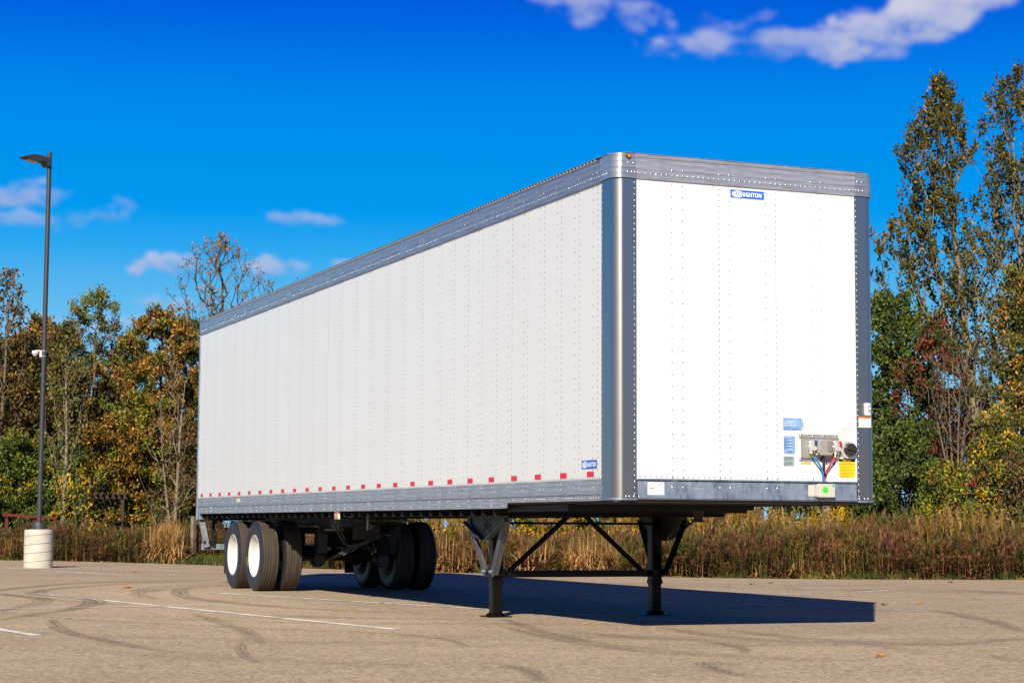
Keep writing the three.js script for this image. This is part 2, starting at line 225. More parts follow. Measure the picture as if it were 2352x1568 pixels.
// ------------------------------------------------------------------ the semi-trailer
const W = 1.295, L = 15.26;
const trailer = thing('semi_trailer', 'long white box semi-trailer standing on its landing legs in the lot', 'trailer');
{
  const T = trailer;
  // ---- side and front skins
  const yb = 1.322, yt = 3.915, seams = [-0.235]; for (let z = -0.74; z > -15.1; z -= 1.1665) seams.push(z); seams.push(-15.2);
  const skins = [M.white, M.white2, M.white3];
  for (let i = 0; i + 1 < seams.length; i++) {
    const z0 = seams[i], z1 = seams[i + 1] - (i + 2 < seams.length ? 0.02 : 0), len = z0 - z1;
    mb().box(0.004, yt - yb, len, -W + 0.0005, (yb + yt) / 2, (z0 + z1) / 2, { ry: 0.0022 }).put('side_panel', skins[(i * 7 + 2) % 3], T);
  }
  mb().span(W - 0.004, W, yb, yt, -15.2, -0.235).put('side_panel', M.white, T);
  const fs = [-1.1, -0.29, 0.277, 1.1];
  for (let i = 0; i < 3; i++) mb().box(fs[i + 1] - fs[i] - 0.001, yt - yb, 0.004, (fs[i] + fs[i + 1]) / 2, (yb + yt) / 2, -0.001 + i * 0.0012).put('front_panel', skins[i], T);
  mb().span(-W + 0.02, W - 0.02, 1.14, 4.05, -L + 0.03, -L + 0.06).put('rear_door', M.white2, T);
  // ---- roof: sheet, edge angle with its row of little bows
  const rs = new THREE.Shape([[-W - 0.012, -0.11], [-W - 0.012, L], [W + 0.012, L], [W + 0.012, -0.11], [W - 0.07, 0.014], [-W + 0.07, 0.014]].map(([x, z]) => new THREE.Vector2(x, z)));
  {
    const zs = (a) => new THREE.Shape(a.map(([x, y]) => new THREE.Vector2(x, y)));
    const sheet = new THREE.ExtrudeGeometry(zs([[-W - 0.01, 0.13], [-W - 0.01, L], [W + 0.01, L], [W + 0.01, 0.13], [W - 0.1, -0.012], [-W + 0.1, -0.012]]), { depth: 0.005, bevelEnabled: false }).rotateX(-Math.PI / 2).translate(0, 4.122, 0);
    sheet.applyMatrix4(new THREE.Matrix4().makeScale(1, 1, 1));
    mb().add(sheet).put('roof_sheet', M.galvDull, T);
    const ribs = mb(); for (let z = -0.4; z > -15.1; z -= 0.075) ribs.box(0.012, 0.022, 0.03, -W - 0.004, 4.108, z);
    ribs.put('roof_edge', std([0.3, 0.29, 0.25], 0.7), T);
  }
  // ---- top rails
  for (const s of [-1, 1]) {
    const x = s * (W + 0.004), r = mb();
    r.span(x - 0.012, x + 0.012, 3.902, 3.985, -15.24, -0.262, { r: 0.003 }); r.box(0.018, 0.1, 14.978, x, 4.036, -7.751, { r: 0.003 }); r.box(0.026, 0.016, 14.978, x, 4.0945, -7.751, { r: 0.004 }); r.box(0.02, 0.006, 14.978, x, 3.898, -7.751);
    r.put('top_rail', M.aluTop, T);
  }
  mb().box(2.2, 0.083, 0.024, 0, 3.9435, 0.004, { r: 0.003 }).box(2.2, 0.1, 0.018, 0, 4.036, 0.004, { r: 0.003 }).box(2.2, 0.016, 0.026, 0, 4.0945, 0.004, { r: 0.004 }).box(2.2, 0.018, 0.016, 0, 4.112, 0).put('front_top_rail', M.alu, T);
  // ---- front corner posts: flange, rounded nose, flange
  const turnAt = [90, 84, 74, 62, 54, 49, 45, 42, 39, 36, 33, 30, 27, 24, 20, 14, 7, 0].map((d) => d / 57.2958), runAt = turnAt.map((a) => [Math.cos(a), Math.sin(a)]), sumX = runAt.reduce((t, v) => t + v[0], 0), sumZ = runAt.reduce((t, v) => t + v[1], 0);
  const profile = (o) => { const p = []; const rz = 0.1, rx = 0.085; let cx = 0, cz = 0; for (const [ax, az] of [[0, 0], ...runAt]) { cx += ax / sumX; cz += az / sumZ; p.push([-W - o + rx * cx, o - rz + rz * cz]); } return [[-W - o, -0.262], ...p, [-W + 0.203, o]]; };
  const ext = (pts, y0, y1, th) => {    // open profile extruded along y with thickness
    const inner = pts.map(([x, z], i) => { const a = pts[Math.max(0, i - 1)], b = pts[Math.min(pts.length - 1, i + 1)], dx = b[0] - a[0], dz = b[1] - a[1], l = Math.hypot(dx, dz); return [x + dz / l * th, z - dx / l * th]; });
    const sh = new THREE.Shape([...pts, ...inner.reverse()].map(([x, z]) => new THREE.Vector2(x, -z)));
    return toCreasedNormals(new THREE.ExtrudeGeometry(sh, { depth: y1 - y0, bevelEnabled: false }).rotateX(-Math.PI / 2).translate(0, y0, 0), 0.5);
  };
  const mirror = (g) => { g = plain(g.clone()).scale(-1, 1, 1); for (const k of ['position', 'normal', 'uv']) { const a = g.attributes[k]; for (let i = 0; i < a.count; i += 3) for (let c = 0; c < a.itemSize; c++) { const t = a.getComponent(i + 1, c); a.setComponent(i + 1, c, a.getComponent(i + 2, c)); a.setComponent(i + 2, c, t); } } return g; };
  const postG = ext(profile(0.004), 1.163, 3.9, 0.004), capG = mergeGeometries([ext(profile(0.016), 3.905, 3.99, 0.012), ext(profile(0.012), 3.993, 4.085, 0.012), ext(profile(0.007), 4.0855, 4.118, 0.01)].map(plain)), footG = ext(profile(0.012), 1.146, 1.163, 0.02);
  for (const s of [0, 1]) {
    const f = s ? mirror : plain;
    const post = mesh('corner_post', uvm(f(postG)), M.stainless, T);
    mesh('corner_cap', uvm(f(capG)), M.aluBright, T); mesh('foot_rim', uvm(f(footG)), M.galv, post);
    const x = s ? 1 : -1;
    if (s) continue;
    mb().box(0.09, 0.045, 0.003, x * (W - 0.125), 4.09, 0.0115).put('lamp_plate', M.aluBright, T);
    const lp = mb().add(new THREE.CylinderGeometry(0.019, 0.021, 0.02, 20).rotateX(Math.PI / 2), new THREE.Matrix4().setPosition(x * (W - 0.12), 4.09, 0.022)).put('marker_lamp', M.black, T);
    mb().add(new THREE.SphereGeometry(0.0155, 16, 8).scale(1, 1, 0.6), new THREE.Matrix4().setPosition(x * (W - 0.12), 4.09, 0.031)).put('lens', M.amber, lp);
  }
  // ---- bottom side rails with the step up behind the nose
  for (const s of [-1, 1]) {
    const prof = (y0, y1, o, z0, z1) => mb().span(Math.min(s * (W - 0.004), s * (W + o)), Math.max(s * (W - 0.004), s * (W + o)), y0, y1, z0, z1, { r: 0.002 });
    const r = mb();
    for (const [y0, y1, o] of [[1.203, 1.328, 0.006], [1.196, 1.203, 0.013], [1.186, 1.196, 0.004]]) r.span(s < 0 ? -W - o : W - 0.006, s < 0 ? -W + 0.006 : W + o, y0, y1, -15.22, -0.262, { r: 0.002 });
    const lower = new THREE.Shape(); lower.moveTo(-0.262, 1.186); lower.lineTo(-15.22, 1.186); lower.lineTo(-15.22, 1.09); lower.lineTo(-2.425, 1.09); lower.quadraticCurveTo(-2.40, 1.094, -2.40, 1.115); lower.quadraticCurveTo(-2.398, 1.142, -2.37, 1.143); lower.lineTo(-0.262, 1.143); lower.closePath();
    r.add(new THREE.ExtrudeGeometry(lower, { depth: 0.008, bevelEnabled: false }).rotateY(-Math.PI / 2), new THREE.Matrix4().setPosition(s < 0 ? -W + 0.002 : W + 0.006, 0, 0));
    r.put('bottom_rail', M.alu, T);
  }
  // ---- front sill
  mb().box(2.17, 0.014, 0.022, 0, 1.324, 0.011, { r: 0.003 }).box(2.17, 0.12, 0.006, 0, 1.25, 0.002).put('front_sill', M.galv, T);
  mb().box(2.17, 0.03, 0.02, 0, 1.175, 0.013, { r: 0.006, rx: -0.25 }).box(2.17, 0.01, 0.03, 0, 1.158, 0.0, { r: 0.003 }).put('sill_flange', M.galv, T);
  // ---- rear frame
  mb().span(-W - 0.012, -W + 0.08, 0.99, 4.12, -L - 0.03, -L + 0.045, { r: 0.008 }).put('rear_post', M.galv, T); mb().span(W - 0.08, W + 0.012, 0.99, 4.12, -L - 0.03, -L + 0.045, { r: 0.008 }).put('rear_post', M.galv, T);
  mb().span(-W + 0.08, W - 0.08, 3.98, 4.12, -L - 0.02, -L + 0.03).put('rear_header', M.galv, T);

  // ---- rivets: too small to pick apart singly
  const capR = new THREE.SphereGeometry(1, 8, 4, 0, Math.PI * 2, 0, Math.PI / 2), onSide = [], onFront = [], railSide = [], railFront = [], Rv = rng(9);
  const q1 = new THREE.Quaternion().setFromUnitVectors(UP, V3(-1, 0, 0)), q2 = new THREE.Quaternion().setFromUnitVectors(UP, V3(0, 0, 1));
  const rv = (list, side, a, y, r, o = 0) => { const f = 0.9 + Rv() * 0.2; list.push(new THREE.Matrix4().compose(side ? V3(-W - 0.002 - o, y, a) : V3(a, y, 0.001 + o), side ? q1 : q2, V3(r * f, r * 0.62, r * f))); };
  const posts = []; for (let k = 0; k < 10; k++) posts.push(-0.388 - 0.3908 * k); for (let z = -4.292; z > -15; z -= 0.583) posts.push(z);
  for (const z of posts) {
    for (let y = 3.871; y > 1.39; y -= 0.0513) rv(onSide, 1, z + 0.049, y, 0.0066);
    for (let y = 3.871; y > 1.39; y -= 0.1026) rv(onSide, 1, z - 0.049, y, 0.0066);
    for (const d of [-0.049, 0.049]) { rv(railSide, 1, z + d, 3.993, 0.0085, 0.011); for (const y of [1.293, 1.253]) rv(railSide, 1, z + d, y, 0.0085, 0.005); }
  }
  for (let z = -0.3; z > -15.15; z -= 0.0489) { rv(onSide, 1, z, 1.338, 0.0072); rv(railSide, 1, z, 3.951, 0.008, 0.014); }
  for (let z = -2.52; z > -15.1; z -= 0.2947) for (const d of [-0.025, 0.025]) for (const y of [1.169, 1.117]) rv(railSide, 1, z + d, y, 0.0092, 0.004);
  for (let z = -0.32; z > -2.35; z -= 0.29) for (let k = 0; k < 5; k++) rv(railSide, 1, z - k * 0.047, 1.167, 0.0092, 0.004);
  for (const [x, s] of [[-0.752, 0.1026], [-0.648, 0.1026], [-0.29, 0.0513], [-0.188, 0.1026], [0.175, 0.1026], [0.277, 0.0513], [0.638, 0.1026], [0.741, 0.1026]]) {
    for (let y = 3.867; y > 1.39; y -= s) { if (x > 0.5 && y < 1.8 && y > 1.45) continue; rv(onFront, 0, x, y, 0.0072); }
    rv(railFront, 0, x, 3.996, 0.0095, 0.011); rv(railFront, 0, x, 1.258, 0.011, 0.004); rv(railFront, 0, x, 1.346, 0.011, 0.002);
  }
  for (let x = -1.06; x < 1.08; x += 0.0513) { rv(onFront, 0, x, 1.346, 0.0072); rv(railFront, 0, x, 3.951, 0.009, 0.014); }
  for (let y = 3.868; y > 1.2; y -= 0.0513) { for (const x of [-1.11, 1.11]) rv(railFront, 0, x, y, 0.0078, 0.003); rv(railSide, 1, -0.245, y, 0.0066, 0.003); }
  for (const x of [-1.115, -1.16, -1.19, 1.115, 1.17, 1.205]) rv(railFront, 0, x, 1.178, 0.01, 0.003);
  for (const x of [1, -1]) { for (const d of [0.115, 0.155, 0.185, 0.215]) rv(railFront, 0, x * (W - d), 3.955, 0.01, 0.015); for (const d of [0.12, 0.17]) rv(railFront, 0, x * (W - d), 4.035, 0.01, 0.011); }
  for (const d of [0.14, 0.17, 0.2, 0.235]) rv(railSide, 1, -d, 3.955, 0.01, 0.014);
  const n1 = instanced('rivet', capR, M.rivetWhite, [...onSide, ...onFront], null, T), n2 = instanced('rivet', capR, M.rivet, [...railSide, ...railFront], null, T);
  n1.userData.kind = n2.userData.kind = 'stuff';

  // ---- red reflective tape squares along the foot of the side
  for (let i = 0; i < 26; i++) { const z = -0.489 - i * 0.5785; if (z < -15.1) break; mb().box(0.0012, 0.047, 0.142, -W - 0.0042, 1.373, z).put('reflective_tape', M.red, T); }

  // ---- printed labels
  const print = (w, h, draw) => { const c = document.createElement('canvas'); c.width = w; c.height = h; const g = c.getContext('2d'); draw(g, w, h); const t = new THREE.CanvasTexture(c); t.colorSpace = THREE.SRGBColorSpace; t.anisotropy = 8; return t; };
  const lines = (g, x, y, w, n, dy, th, col, seed) => { const r = rng(seed); g.fillStyle = col; for (let i = 0; i < n; i++) { let p = x; const end = x + w * (i === n - 1 ? 0.5 : 0.86 + r() * 0.14); while (p < end) { const l = Math.min(4 + r() * 16, end - p); g.fillRect(p, y + i * dy, l, th); p += l + 3; } } };
  const bars = (g, x, y, w, h, seed, vert) => { const r = rng(seed); g.fillStyle = '#111'; let p = 0; while (p < w) { const l = 1 + r() * 4; if (vert) g.fillRect(x, y + p, h, l); else g.fillRect(x + p, y, l, h); p += l + 1 + r() * 4; } };
  const logo = (g, x, y, w, h) => {
    g.fillStyle = '#0a5fc9'; g.fillRect(x, y, w, h); g.save(); g.translate(x, y); g.scale(w / 512, h / 120); g.fillStyle = '#fff'; g.beginPath(); g.moveTo(26, 34); g.quadraticCurveTo(100, 6, 176, 24); g.lineTo(176, 96); g.quadraticCurveTo(100, 116, 26, 92); g.closePath(); g.fill();
    g.textBaseline = 'middle'; g.font = 'bold 86px sans-serif'; g.fillStyle = '#0a5fc9'; g.textAlign = 'left'; g.fillText('STO', 30, 62, 144); g.fillStyle = '#fff'; g.fillText('UGHTON', 182, 62, 296); g.font = '16px sans-serif'; g.fillText('\u00ae', 484, 36); g.restore();
  };
  const decal = (name, t, w, h, pos, side, label, rough = 0.4, parent = T, metal = 0) => { const g = new THREE.PlaneGeometry(w, h); if (side) g.rotateY(-Math.PI / 2); g.translate(...pos); return mesh(name, g, new THREE.MeshStandardMaterial({ map: t, roughness: rough, metalness: metal }), parent, label); };
  const logoT = print(512, 120, (g, w, h) => { logo(g, 0, 0, w, h); g.strokeStyle = '#e8eef8'; g.lineWidth = 4; g.strokeRect(0, 0, w, h); });
  decal('logo_plate', logoT, 0.34, 0.075, [-0.0065, 3.839, 0.0045], 0, 'blue and white maker plate high on the front');
  decal('logo_plate', logoT, 0.32, 0.076, [-W - 0.0055, 1.458, -0.51], 1, 'blue and white maker plate low on the side');
  decal('label', print(360, 256, (g, w, h) => {
    g.fillStyle = '#7fa6dc'; g.fillRect(0, 0, w, h); g.fillStyle = '#a9c3dc'; g.fillRect(w - 46, 0, 46, h); g.strokeStyle = '#1d3f80'; g.lineWidth = 4; g.strokeRect(2, 2, w - 50, h - 4); logo(g, 208, 8, 96, 36); lines(g, 24, 14, 70, 2, 12, 7, '#173a7c', 3); lines(g, 110, 18, 80, 2, 10, 5, '#173a7c', 4);
    for (const [x, y, ww] of [[60, 50, 140], [12, 90, 60], [84, 90, 84], [184, 90, 50], [12, 140, 54], [84, 140, 70], [166, 140, 66]]) { g.fillStyle = '#b9cfee'; g.fillRect(x, y, ww, 22); g.fillStyle = '#16305c'; g.font = 'bold 14px sans-serif'; g.fillText('0 0 0', x + 8, y + 17); }
    lines(g, 8, 178, 290, 1, 10, 6, '#173a7c', 8); lines(g, 10, 200, 130, 5, 10, 5, '#234a90', 5); lines(g, 156, 200, 140, 5, 10, 5, '#234a90', 6); bars(g, w - 34, 60, 120, 18, 4, true);
  }), 0.206, 0.107, [0.443, 1.8255, 0.0045], 0, 'wide blue data label');
  decal('label', print(240, 340, (g, w, h) => { g.fillStyle = '#7fa6dc'; g.fillRect(0, 0, w, h); g.strokeStyle = '#27406e'; g.lineWidth = 4; g.strokeRect(2, 2, w - 4, h - 4); logo(g, 96, 8, 110, 30); for (let i = 0; i < 11; i++) { lines(g, 12, 52 + i * 19, 210, 2, 8, i % 3 ? 4 : 7, '#173a7c', 20 + i); if (i % 3 === 1) { g.fillStyle = '#b9cfee'; g.fillRect(60, 48 + i * 19, 130, 11); } } g.fillStyle = '#14315f'; g.font = 'bold 18px sans-serif'; g.textAlign = 'center'; g.fillText('TYPE - TRAILER', w / 2, 290); bars(g, 58, 300, 124, 22, 9); }), 0.115, 0.155, [0.4, 1.6425, 0.0045], 0, 'tall blue data label');
  decal('label', print(220, 176, (g, w, h) => { g.fillStyle = '#94a9ae'; g.fillRect(0, 0, w, h); g.strokeStyle = '#47565e'; g.lineWidth = 4; g.strokeRect(1, 1, w - 2, h - 2); lines(g, 10, 10, 190, 6, 12, 6, '#2f4650', 31); lines(g, 10, 94, 190, 6, 12, 6, '#2f4650', 32); g.fillStyle = '#e3c02a'; g.fillRect(10, 16, 14, 12); g.fillRect(10, 94, 14, 12); }), 0.108, 0.087, [0.394, 1.5, 0.0045], 0, 'grey warning label');
  decal('label', print(160, 100, (g, w, h) => { g.fillStyle = '#f4f7fa'; g.fillRect(0, 0, w, h); g.strokeStyle = '#6aa9cf'; g.lineWidth = 5; g.strokeRect(3, 3, w - 6, h - 6); g.fillStyle = '#2f8fc8'; g.font = 'bold 24px sans-serif'; g.textAlign = 'center'; g.fillText('STOUGHTON', w / 2, 34, 120); lines(g, 40, 50, 80, 3, 14, 6, '#557', 3); }), 0.066, 0.042, [0.603, 1.8245, 0.0045], 0, 'small white label with blue frame');
  decal('label', print(300, 236, (g, w, h) => { g.fillStyle = '#f6f6f4'; g.fillRect(0, 0, w, h); g.fillStyle = '#e2cf3a'; g.fillRect(0, 0, w, 66); g.strokeStyle = '#444'; g.lineWidth = 8; g.strokeRect(2, 2, w - 4, h - 4); g.fillStyle = '#1a1a14'; g.font = 'italic bold 44px sans-serif'; g.textAlign = 'left'; g.fillText('CAUTION', 76, 50, 206); g.beginPath(); g.moveTo(24, 52); g.lineTo(44, 14); g.lineTo(64, 52); g.fill(); g.fillStyle = '#e2cf3a'; g.fillRect(42, 26, 5, 14); g.fillRect(42, 43, 5, 5); lines(g, 18, 88, 260, 5, 22, 7, '#6c6c6c', 41); g.fillStyle = '#345'; g.fillRect(16, 206, 34, 12); }), 0.103, 0.077, [0.5685, 1.4555, 0.0045], 0, 'white and yellow caution label');
  decal('label', print(300, 236, (g, w, h) => { g.fillStyle = '#f4f4f6'; g.fillRect(0, 0, w, h); g.fillStyle = '#1a3fae'; g.fillRect(0, 0, w, 66); g.strokeStyle = '#445'; g.lineWidth = 8; g.strokeRect(2, 2, w - 4, h - 4); g.fillStyle = '#fff'; g.font = 'italic bold 46px sans-serif'; g.textAlign = 'left'; g.fillText('NOTICE', 46, 50, 190); lines(g, 84, 100, 196, 4, 22, 7, '#667', 42); g.beginPath(); g.arc(40, 130, 24, 0, 7); g.strokeStyle = '#444'; g.stroke(); g.fillStyle = '#1a3fae'; g.fillRect(16, 206, 34, 12); }), 0.101, 0.077, [0.8165, 1.458, 0.0045], 0, 'white and blue notice label');
  decal('label', print(330, 340, (g, w, h) => { g.fillStyle = '#eac21e'; g.fillRect(0, 0, w, h); g.fillStyle = '#17140f'; g.fillRect(0, 0, w, 50); g.fillStyle = '#eac21e'; g.font = 'bold 42px sans-serif'; g.textAlign = 'center'; g.fillText('CAUTION', w / 2, 40, 180); let y = 72; for (const [n, s] of [[4, 1], [2, 2], [3, 3], [3, 4], [3, 5]]) { lines(g, 26, y, 284, n, 13, 7, '#8d7413', 50 + s); y += n * 13 + 20; } }), 0.168, 0.166, [0.989, 1.448, 0.0045], 0, 'large yellow caution label with black header');
  decal('label', print(300, 250, (g, w, h) => { g.fillStyle = '#f2f2f2'; g.fillRect(0, 0, w, h); g.fillStyle = '#b4493c'; g.font = 'bold 30px sans-serif'; g.textAlign = 'center'; g.fillText('SAFETY INSTRUCTION', w / 2, 32, 292); let y = 50; for (const [n, s] of [[4, 1], [2, 2], [3, 3], [3, 4], [4, 5]]) { lines(g, 20, y, 260, n, 9, 6, '#777', 70 + s); y += n * 9 + 10; } }), 0.128, 0.111, [0.995, 1.7585, 0.0045], 0, 'white safety instruction sheet with red heading');
  decal('label', print(300, 240, (g, w, h) => { g.fillStyle = '#f1eef0'; g.fillRect(0, 0, w, h); g.fillStyle = '#f07a26'; g.fillRect(0, 0, w, 40); g.fillStyle = '#5b2a0b'; g.font = 'bold 26px sans-serif'; g.textAlign = 'center'; g.fillText('\u26a0 WARNING', w / 2 + 30, 30, 150); lines(g, 14, 56, 270, 11, 15, 6, '#70748c', 80); }), 0.128, 0.095, [1.176, 1.864, 0.0068], 0, 'white and orange warning label');
  decal('label', print(320, 220, (g, w, h) => { g.fillStyle = '#f6f6f6'; g.fillRect(0, 0, w, h); lines(g, 30, 14, 260, 1, 8, 5, '#aaa', 90); g.fillStyle = '#555'; g.font = '20px sans-serif'; g.fillText('CT00004316  1  2', 26, 52, 160); bars(g, 220, 26, 56, 26, 91); lines(g, 30, 82, 60, 1, 8, 5, '#aaa', 92); bars(g, 30, 94, 100, 32, 93); lines(g, 220, 98, 80, 1, 8, 4, '#bbb', 94); g.fillStyle = '#3a3a3a'; g.font = '66px sans-serif'; g.fillText('SSB96213', 24, 196, 286); }), 0.157, 0.106, [-0.9115, 1.246, 0.0068], 0, 'white tag with bar codes and a serial number');
  {
    const t = print(256, 48, (g, w, h) => { g.fillStyle = '#000'; g.fillRect(0, 0, w, h); g.fillStyle = '#fff'; g.font = 'bold 38px monospace'; g.fillText('SSB96213', 6, 38, 244); });
    const g = new THREE.PlaneGeometry(0.118, 0.022); g.translate(-0.4975, 1.25, 0.0064); mesh('stamped_number', g, std([0.8, 0.85, 0.9], 0.3, 0.6, { alphaMap: t, transparent: true }), T);
  }
  decal('label', print(200, 160, (g, w, h) => { g.fillStyle = '#f2f2f0'; g.fillRect(0, 0, w, h); g.fillStyle = '#e8cf2e'; g.fillRect(0, 0, w, 44); g.fillStyle = '#4b6fa0'; g.fillRect(80, 66, 26, 80); lines(g, 12, 60, 60, 5, 18, 7, '#999', 96); lines(g, 116, 60, 70, 5, 18, 7, '#999', 97); }), 0.22, 0.05, [-W - 0.0075, 1.275, -12.65], 1, 'small white and yellow label on the bottom rail');

  // ---- gladhand plate and connectors on the nose
  {
    const conn = new THREE.Group(); conn.name = 'air_and_electric_panel'; T.add(conn); conn.userData.label = 'metal panel with air couplings and a round electric socket';
    mb().box(0.4, 0.035, 0.005, 0.697, 1.724, 0.005).box(0.4, 0.028, 0.005, 0.697, 1.516, 0.005).box(0.39, 0.176, 0.006, 0.702, 1.62, 0.02).box(0.39, 0.006, 0.02, 0.702, 1.708, 0.013).box(0.39, 0.006, 0.02, 0.702, 1.532, 0.013).put('back_plate', std([0.42, 0.41, 0.39], 0.35, 0.45), conn);
    const b = mb(); for (const x of [0.515, 0.64, 0.745, 0.872]) b.add(capR, new THREE.Matrix4().compose(V3(x, 1.725, 0.0075), q2, V3(0.012, 0.008, 0.012))); for (const x of [0.515, 0.745, 0.872]) b.add(capR, new THREE.Matrix4().compose(V3(x, 1.516, 0.0075), q2, V3(0.012, 0.008, 0.012))); b.put('bolts', M.chrome, conn).userData.kind = 'stuff';
    const body = mb().add(new THREE.ExtrudeGeometry(new THREE.Shape([[-0.083, -0.05], [-0.06, -0.073], [0.06, -0.073], [0.083, -0.03], [0.083, 0.045], [0.055, 0.07], [-0.05, 0.073], [-0.083, 0.05]].map((p) => new THREE.Vector2(...p))), { depth: 0.05, bevelEnabled: true, bevelSize: 0.012, bevelThickness: 0.02, bevelSegments: 3 }), new THREE.Matrix4().compose(V3(0.725, 1.625, 0.024), new THREE.Quaternion(), V3(0.86, 0.86, 1)));
    body.box(0.028, 0.028, 0.03, 0.655, 1.69, 0.035, { r: 0.008 }).box(0.028, 0.028, 0.03, 0.655, 1.565, 0.035, { r: 0.008 });
    const sock = body.put('electric_socket', M.plasticGrey, conn);
    mb().add(new THREE.ExtrudeGeometry(new THREE.Shape().absarc(0, -0.015, 0.024, Math.PI, 0).absarc(0, 0.02, 0.024, 0, Math.PI), { depth: 0.008, bevelEnabled: true, bevelSize: 0.003, bevelThickness: 0.003, bevelSegments: 2 }), new THREE.Matrix4().setPosition(0.758, 1.63, 0.094)).box(0.05, 0.01, 0.012, 0.758, 1.672, 0.098).put('flap', std([0.2, 0.19, 0.18], 0.5), sock);
    const bl = mb(); for (const [x, y] of [[0.655, 1.69], [0.655, 1.565], [0.69, 1.63], [0.795, 1.632]]) bl.add(capR, new THREE.Matrix4().compose(V3(x, y, x < 0.67 ? 0.05 : 0.092), q2, V3(0.009, 0.008, 0.009))); bl.put('bolts', M.chrome, sock).userData.kind = 'stuff';
    for (const [x, knob, nm] of [[0.6, M.blueKnob, 0], [0.848, M.red, 1]]) {
      const gl = mb().box(0.05, 0.07, 0.04, x, 1.652, 0.045, { r: 0.012, s: 2 }).box(0.03, 0.05, 0.045, x - 0.012, 1.618, 0.05, { r: 0.01, rz: 0.2 }).add(new THREE.CylinderGeometry(0.022, 0.024, 0.03, 14).rotateX(1.2), new THREE.Matrix4().setPosition(x + 0.016, 1.612, 0.06)).bar([x - 0.01, 1.61, 0.045], [x - 0.006, 1.57, 0.05], 0.014, 0.016, 10).put('air_coupling', std([0.62, 0.62, 0.62], 0.35, 0.35), conn);
      mb().box(0.022, 0.045, 0.022, x + 0.042, 1.665, 0.06, { r: 0.009, s: 2, rz: 0.15 }).put('knob', knob, gl);
      mb().bar([x - 0.006, 1.572, 0.05], [x + (nm ? -0.012 : 0.012), 1.542, 0.055], 0.011, 0.012, 8).bar([x + 0.03, 1.6, 0.05], [x + 0.026, 1.57, 0.05], 0.008, 0.009, 8).put('brass_fitting', M.brass, gl);
    }
    mb().hose([[0.612, 1.543, 0.055], [0.64, 1.51, 0.06], [0.68, 1.465, 0.052], [0.713, 1.41, 0.04], [0.725, 1.36, 0.034], [0.74, 1.31, 0.03]], 0.0085, 40).put('air_hose', M.hoseBlue, conn, 'blue air hose');
    mb().hose([[0.836, 1.543, 0.055], [0.812, 1.51, 0.055], [0.782, 1.465, 0.045], [0.757, 1.41, 0.03], [0.748, 1.36, 0.024], [0.746, 1.31, 0.02]], 0.0085, 40).put('air_hose', M.hoseRed, conn, 'red air hose');
    mb().hose([[0.722, 1.56, 0.04], [0.725, 1.5, 0.04], [0.731, 1.42, 0.028], [0.735, 1.36, 0.02], [0.74, 1.31, 0.02]], 0.0125, 30).hose([[0.738, 1.53, 0.03], [0.738, 1.45, 0.02], [0.744, 1.36, 0.014], [0.75, 1.305, 0.015]], 0.009, 30).put('electric_cable', M.hoseBlack, conn);
    mb().bar([0.722, 1.384, 0.036], [0.75, 1.384, 0.024], 0.016, 0.016, 8).put('cable_tie', M.black, conn);
    const jb = mb().box(0.168, 0.12, 0.09, 0.727, 1.2455, 0.048, { r: 0.008, s: 2 }).box(0.06, 0.1, 0.01, 0.612, 1.245, 0.012, { r: 0.003 }).box(0.012, 0.1, 0.06, 0.642, 1.245, 0.038, { r: 0.003 }).put('junction_box', M.boxGrey, T);
    mb().box(0.05, 0.014, 0.06, 0.742, 1.312, 0.035, { r: 0.004 }).put('cable_gland', M.black, jb); mb().box(0.06, 0.01, 0.02, 0.66, 1.313, 0.05, { r: 0.003 }).put('latch', M.black, jb);
    const sticker = (name, r, x, y, txt, col, ink, label) => { const t = print(128, 128, (g, w, h) => { g.fillStyle = col; g.fillRect(0, 0, w, h); g.fillStyle = ink; g.textAlign = 'center'; g.font = txt.length > 1 ? 'italic bold 44px sans-serif' : 'italic bold 90px sans-serif'; txt.forEach((s, i) => g.fillText(s, w / 2, (txt.length > 1 ? 54 : 96) + i * 44, 90)); }); const g = new THREE.CircleGeometry(r, 28); g.translate(x, y, 0.0945); mesh(name, g, new THREE.MeshStandardMaterial({ map: t, roughness: 0.6 }), jb, label); };
    sticker('sticker', 0.033, 0.706, 1.253, ['TL', '10/14'], '#63d84a', '#14521a', 'round green sticker with handwriting'); sticker('sticker', 0.0115, 0.79, 1.289, ['N'], '#12c0a8', '#0b3b46', 'tiny round turquoise sticker');
    // document holder
    const dh = mb().add(new THREE.CylinderGeometry(0.077, 0.08, 0.03, 40).rotateX(Math.PI / 2), new THREE.Matrix4().setPosition(0.984, 1.613, 0.017)).put('document_holder', std([0.66, 0.66, 0.66], 0.35, 0.4), T);
    mb().add(new THREE.CylinderGeometry(0.056, 0.06, 0.04, 36).rotateX(Math.PI / 2), new THREE.Matrix4().setPosition(0.996, 1.612, 0.05)).box(0.104, 0.022, 0.02, 0.996, 1.612, 0.076, { r: 0.008, s: 2, rz: -0.2 }).put('cap', std([0.03, 0.028, 0.026], 0.3), dh);
    // marker lamp on the right corner post
    const ml = mb().box(0.06, 0.115, 0.03, 1.2, 1.977, 0.016, { r: 0.012, s: 2 }).put('marker_lamp', M.lampWhite, T); mb().box(0.032, 0.06, 0.016, 1.208, 1.985, 0.033, { r: 0.007, s: 2 }).put('lens', std([0.55, 0.56, 0.57], 0.15, 0.5), ml); mb().bar([1.208, 1.985, 0.04], [1.208, 1.985, 0.046], 0.011, 0.009, 12).put('bulb_cover', M.lampWhite, ml);
  }

  // ---- underside: nose plate, coupler, floor, cross members, slider rails
  mb().span(-W + 0.01, W - 0.01, 1.128, 1.15, -15.2, -0.02).put('floor', M.deck, T);
  mb().span(-W + 0.03, W - 0.03, 1.1235, 1.1278, -2.42, -0.035).put('nose_plate', M.chassis, T);
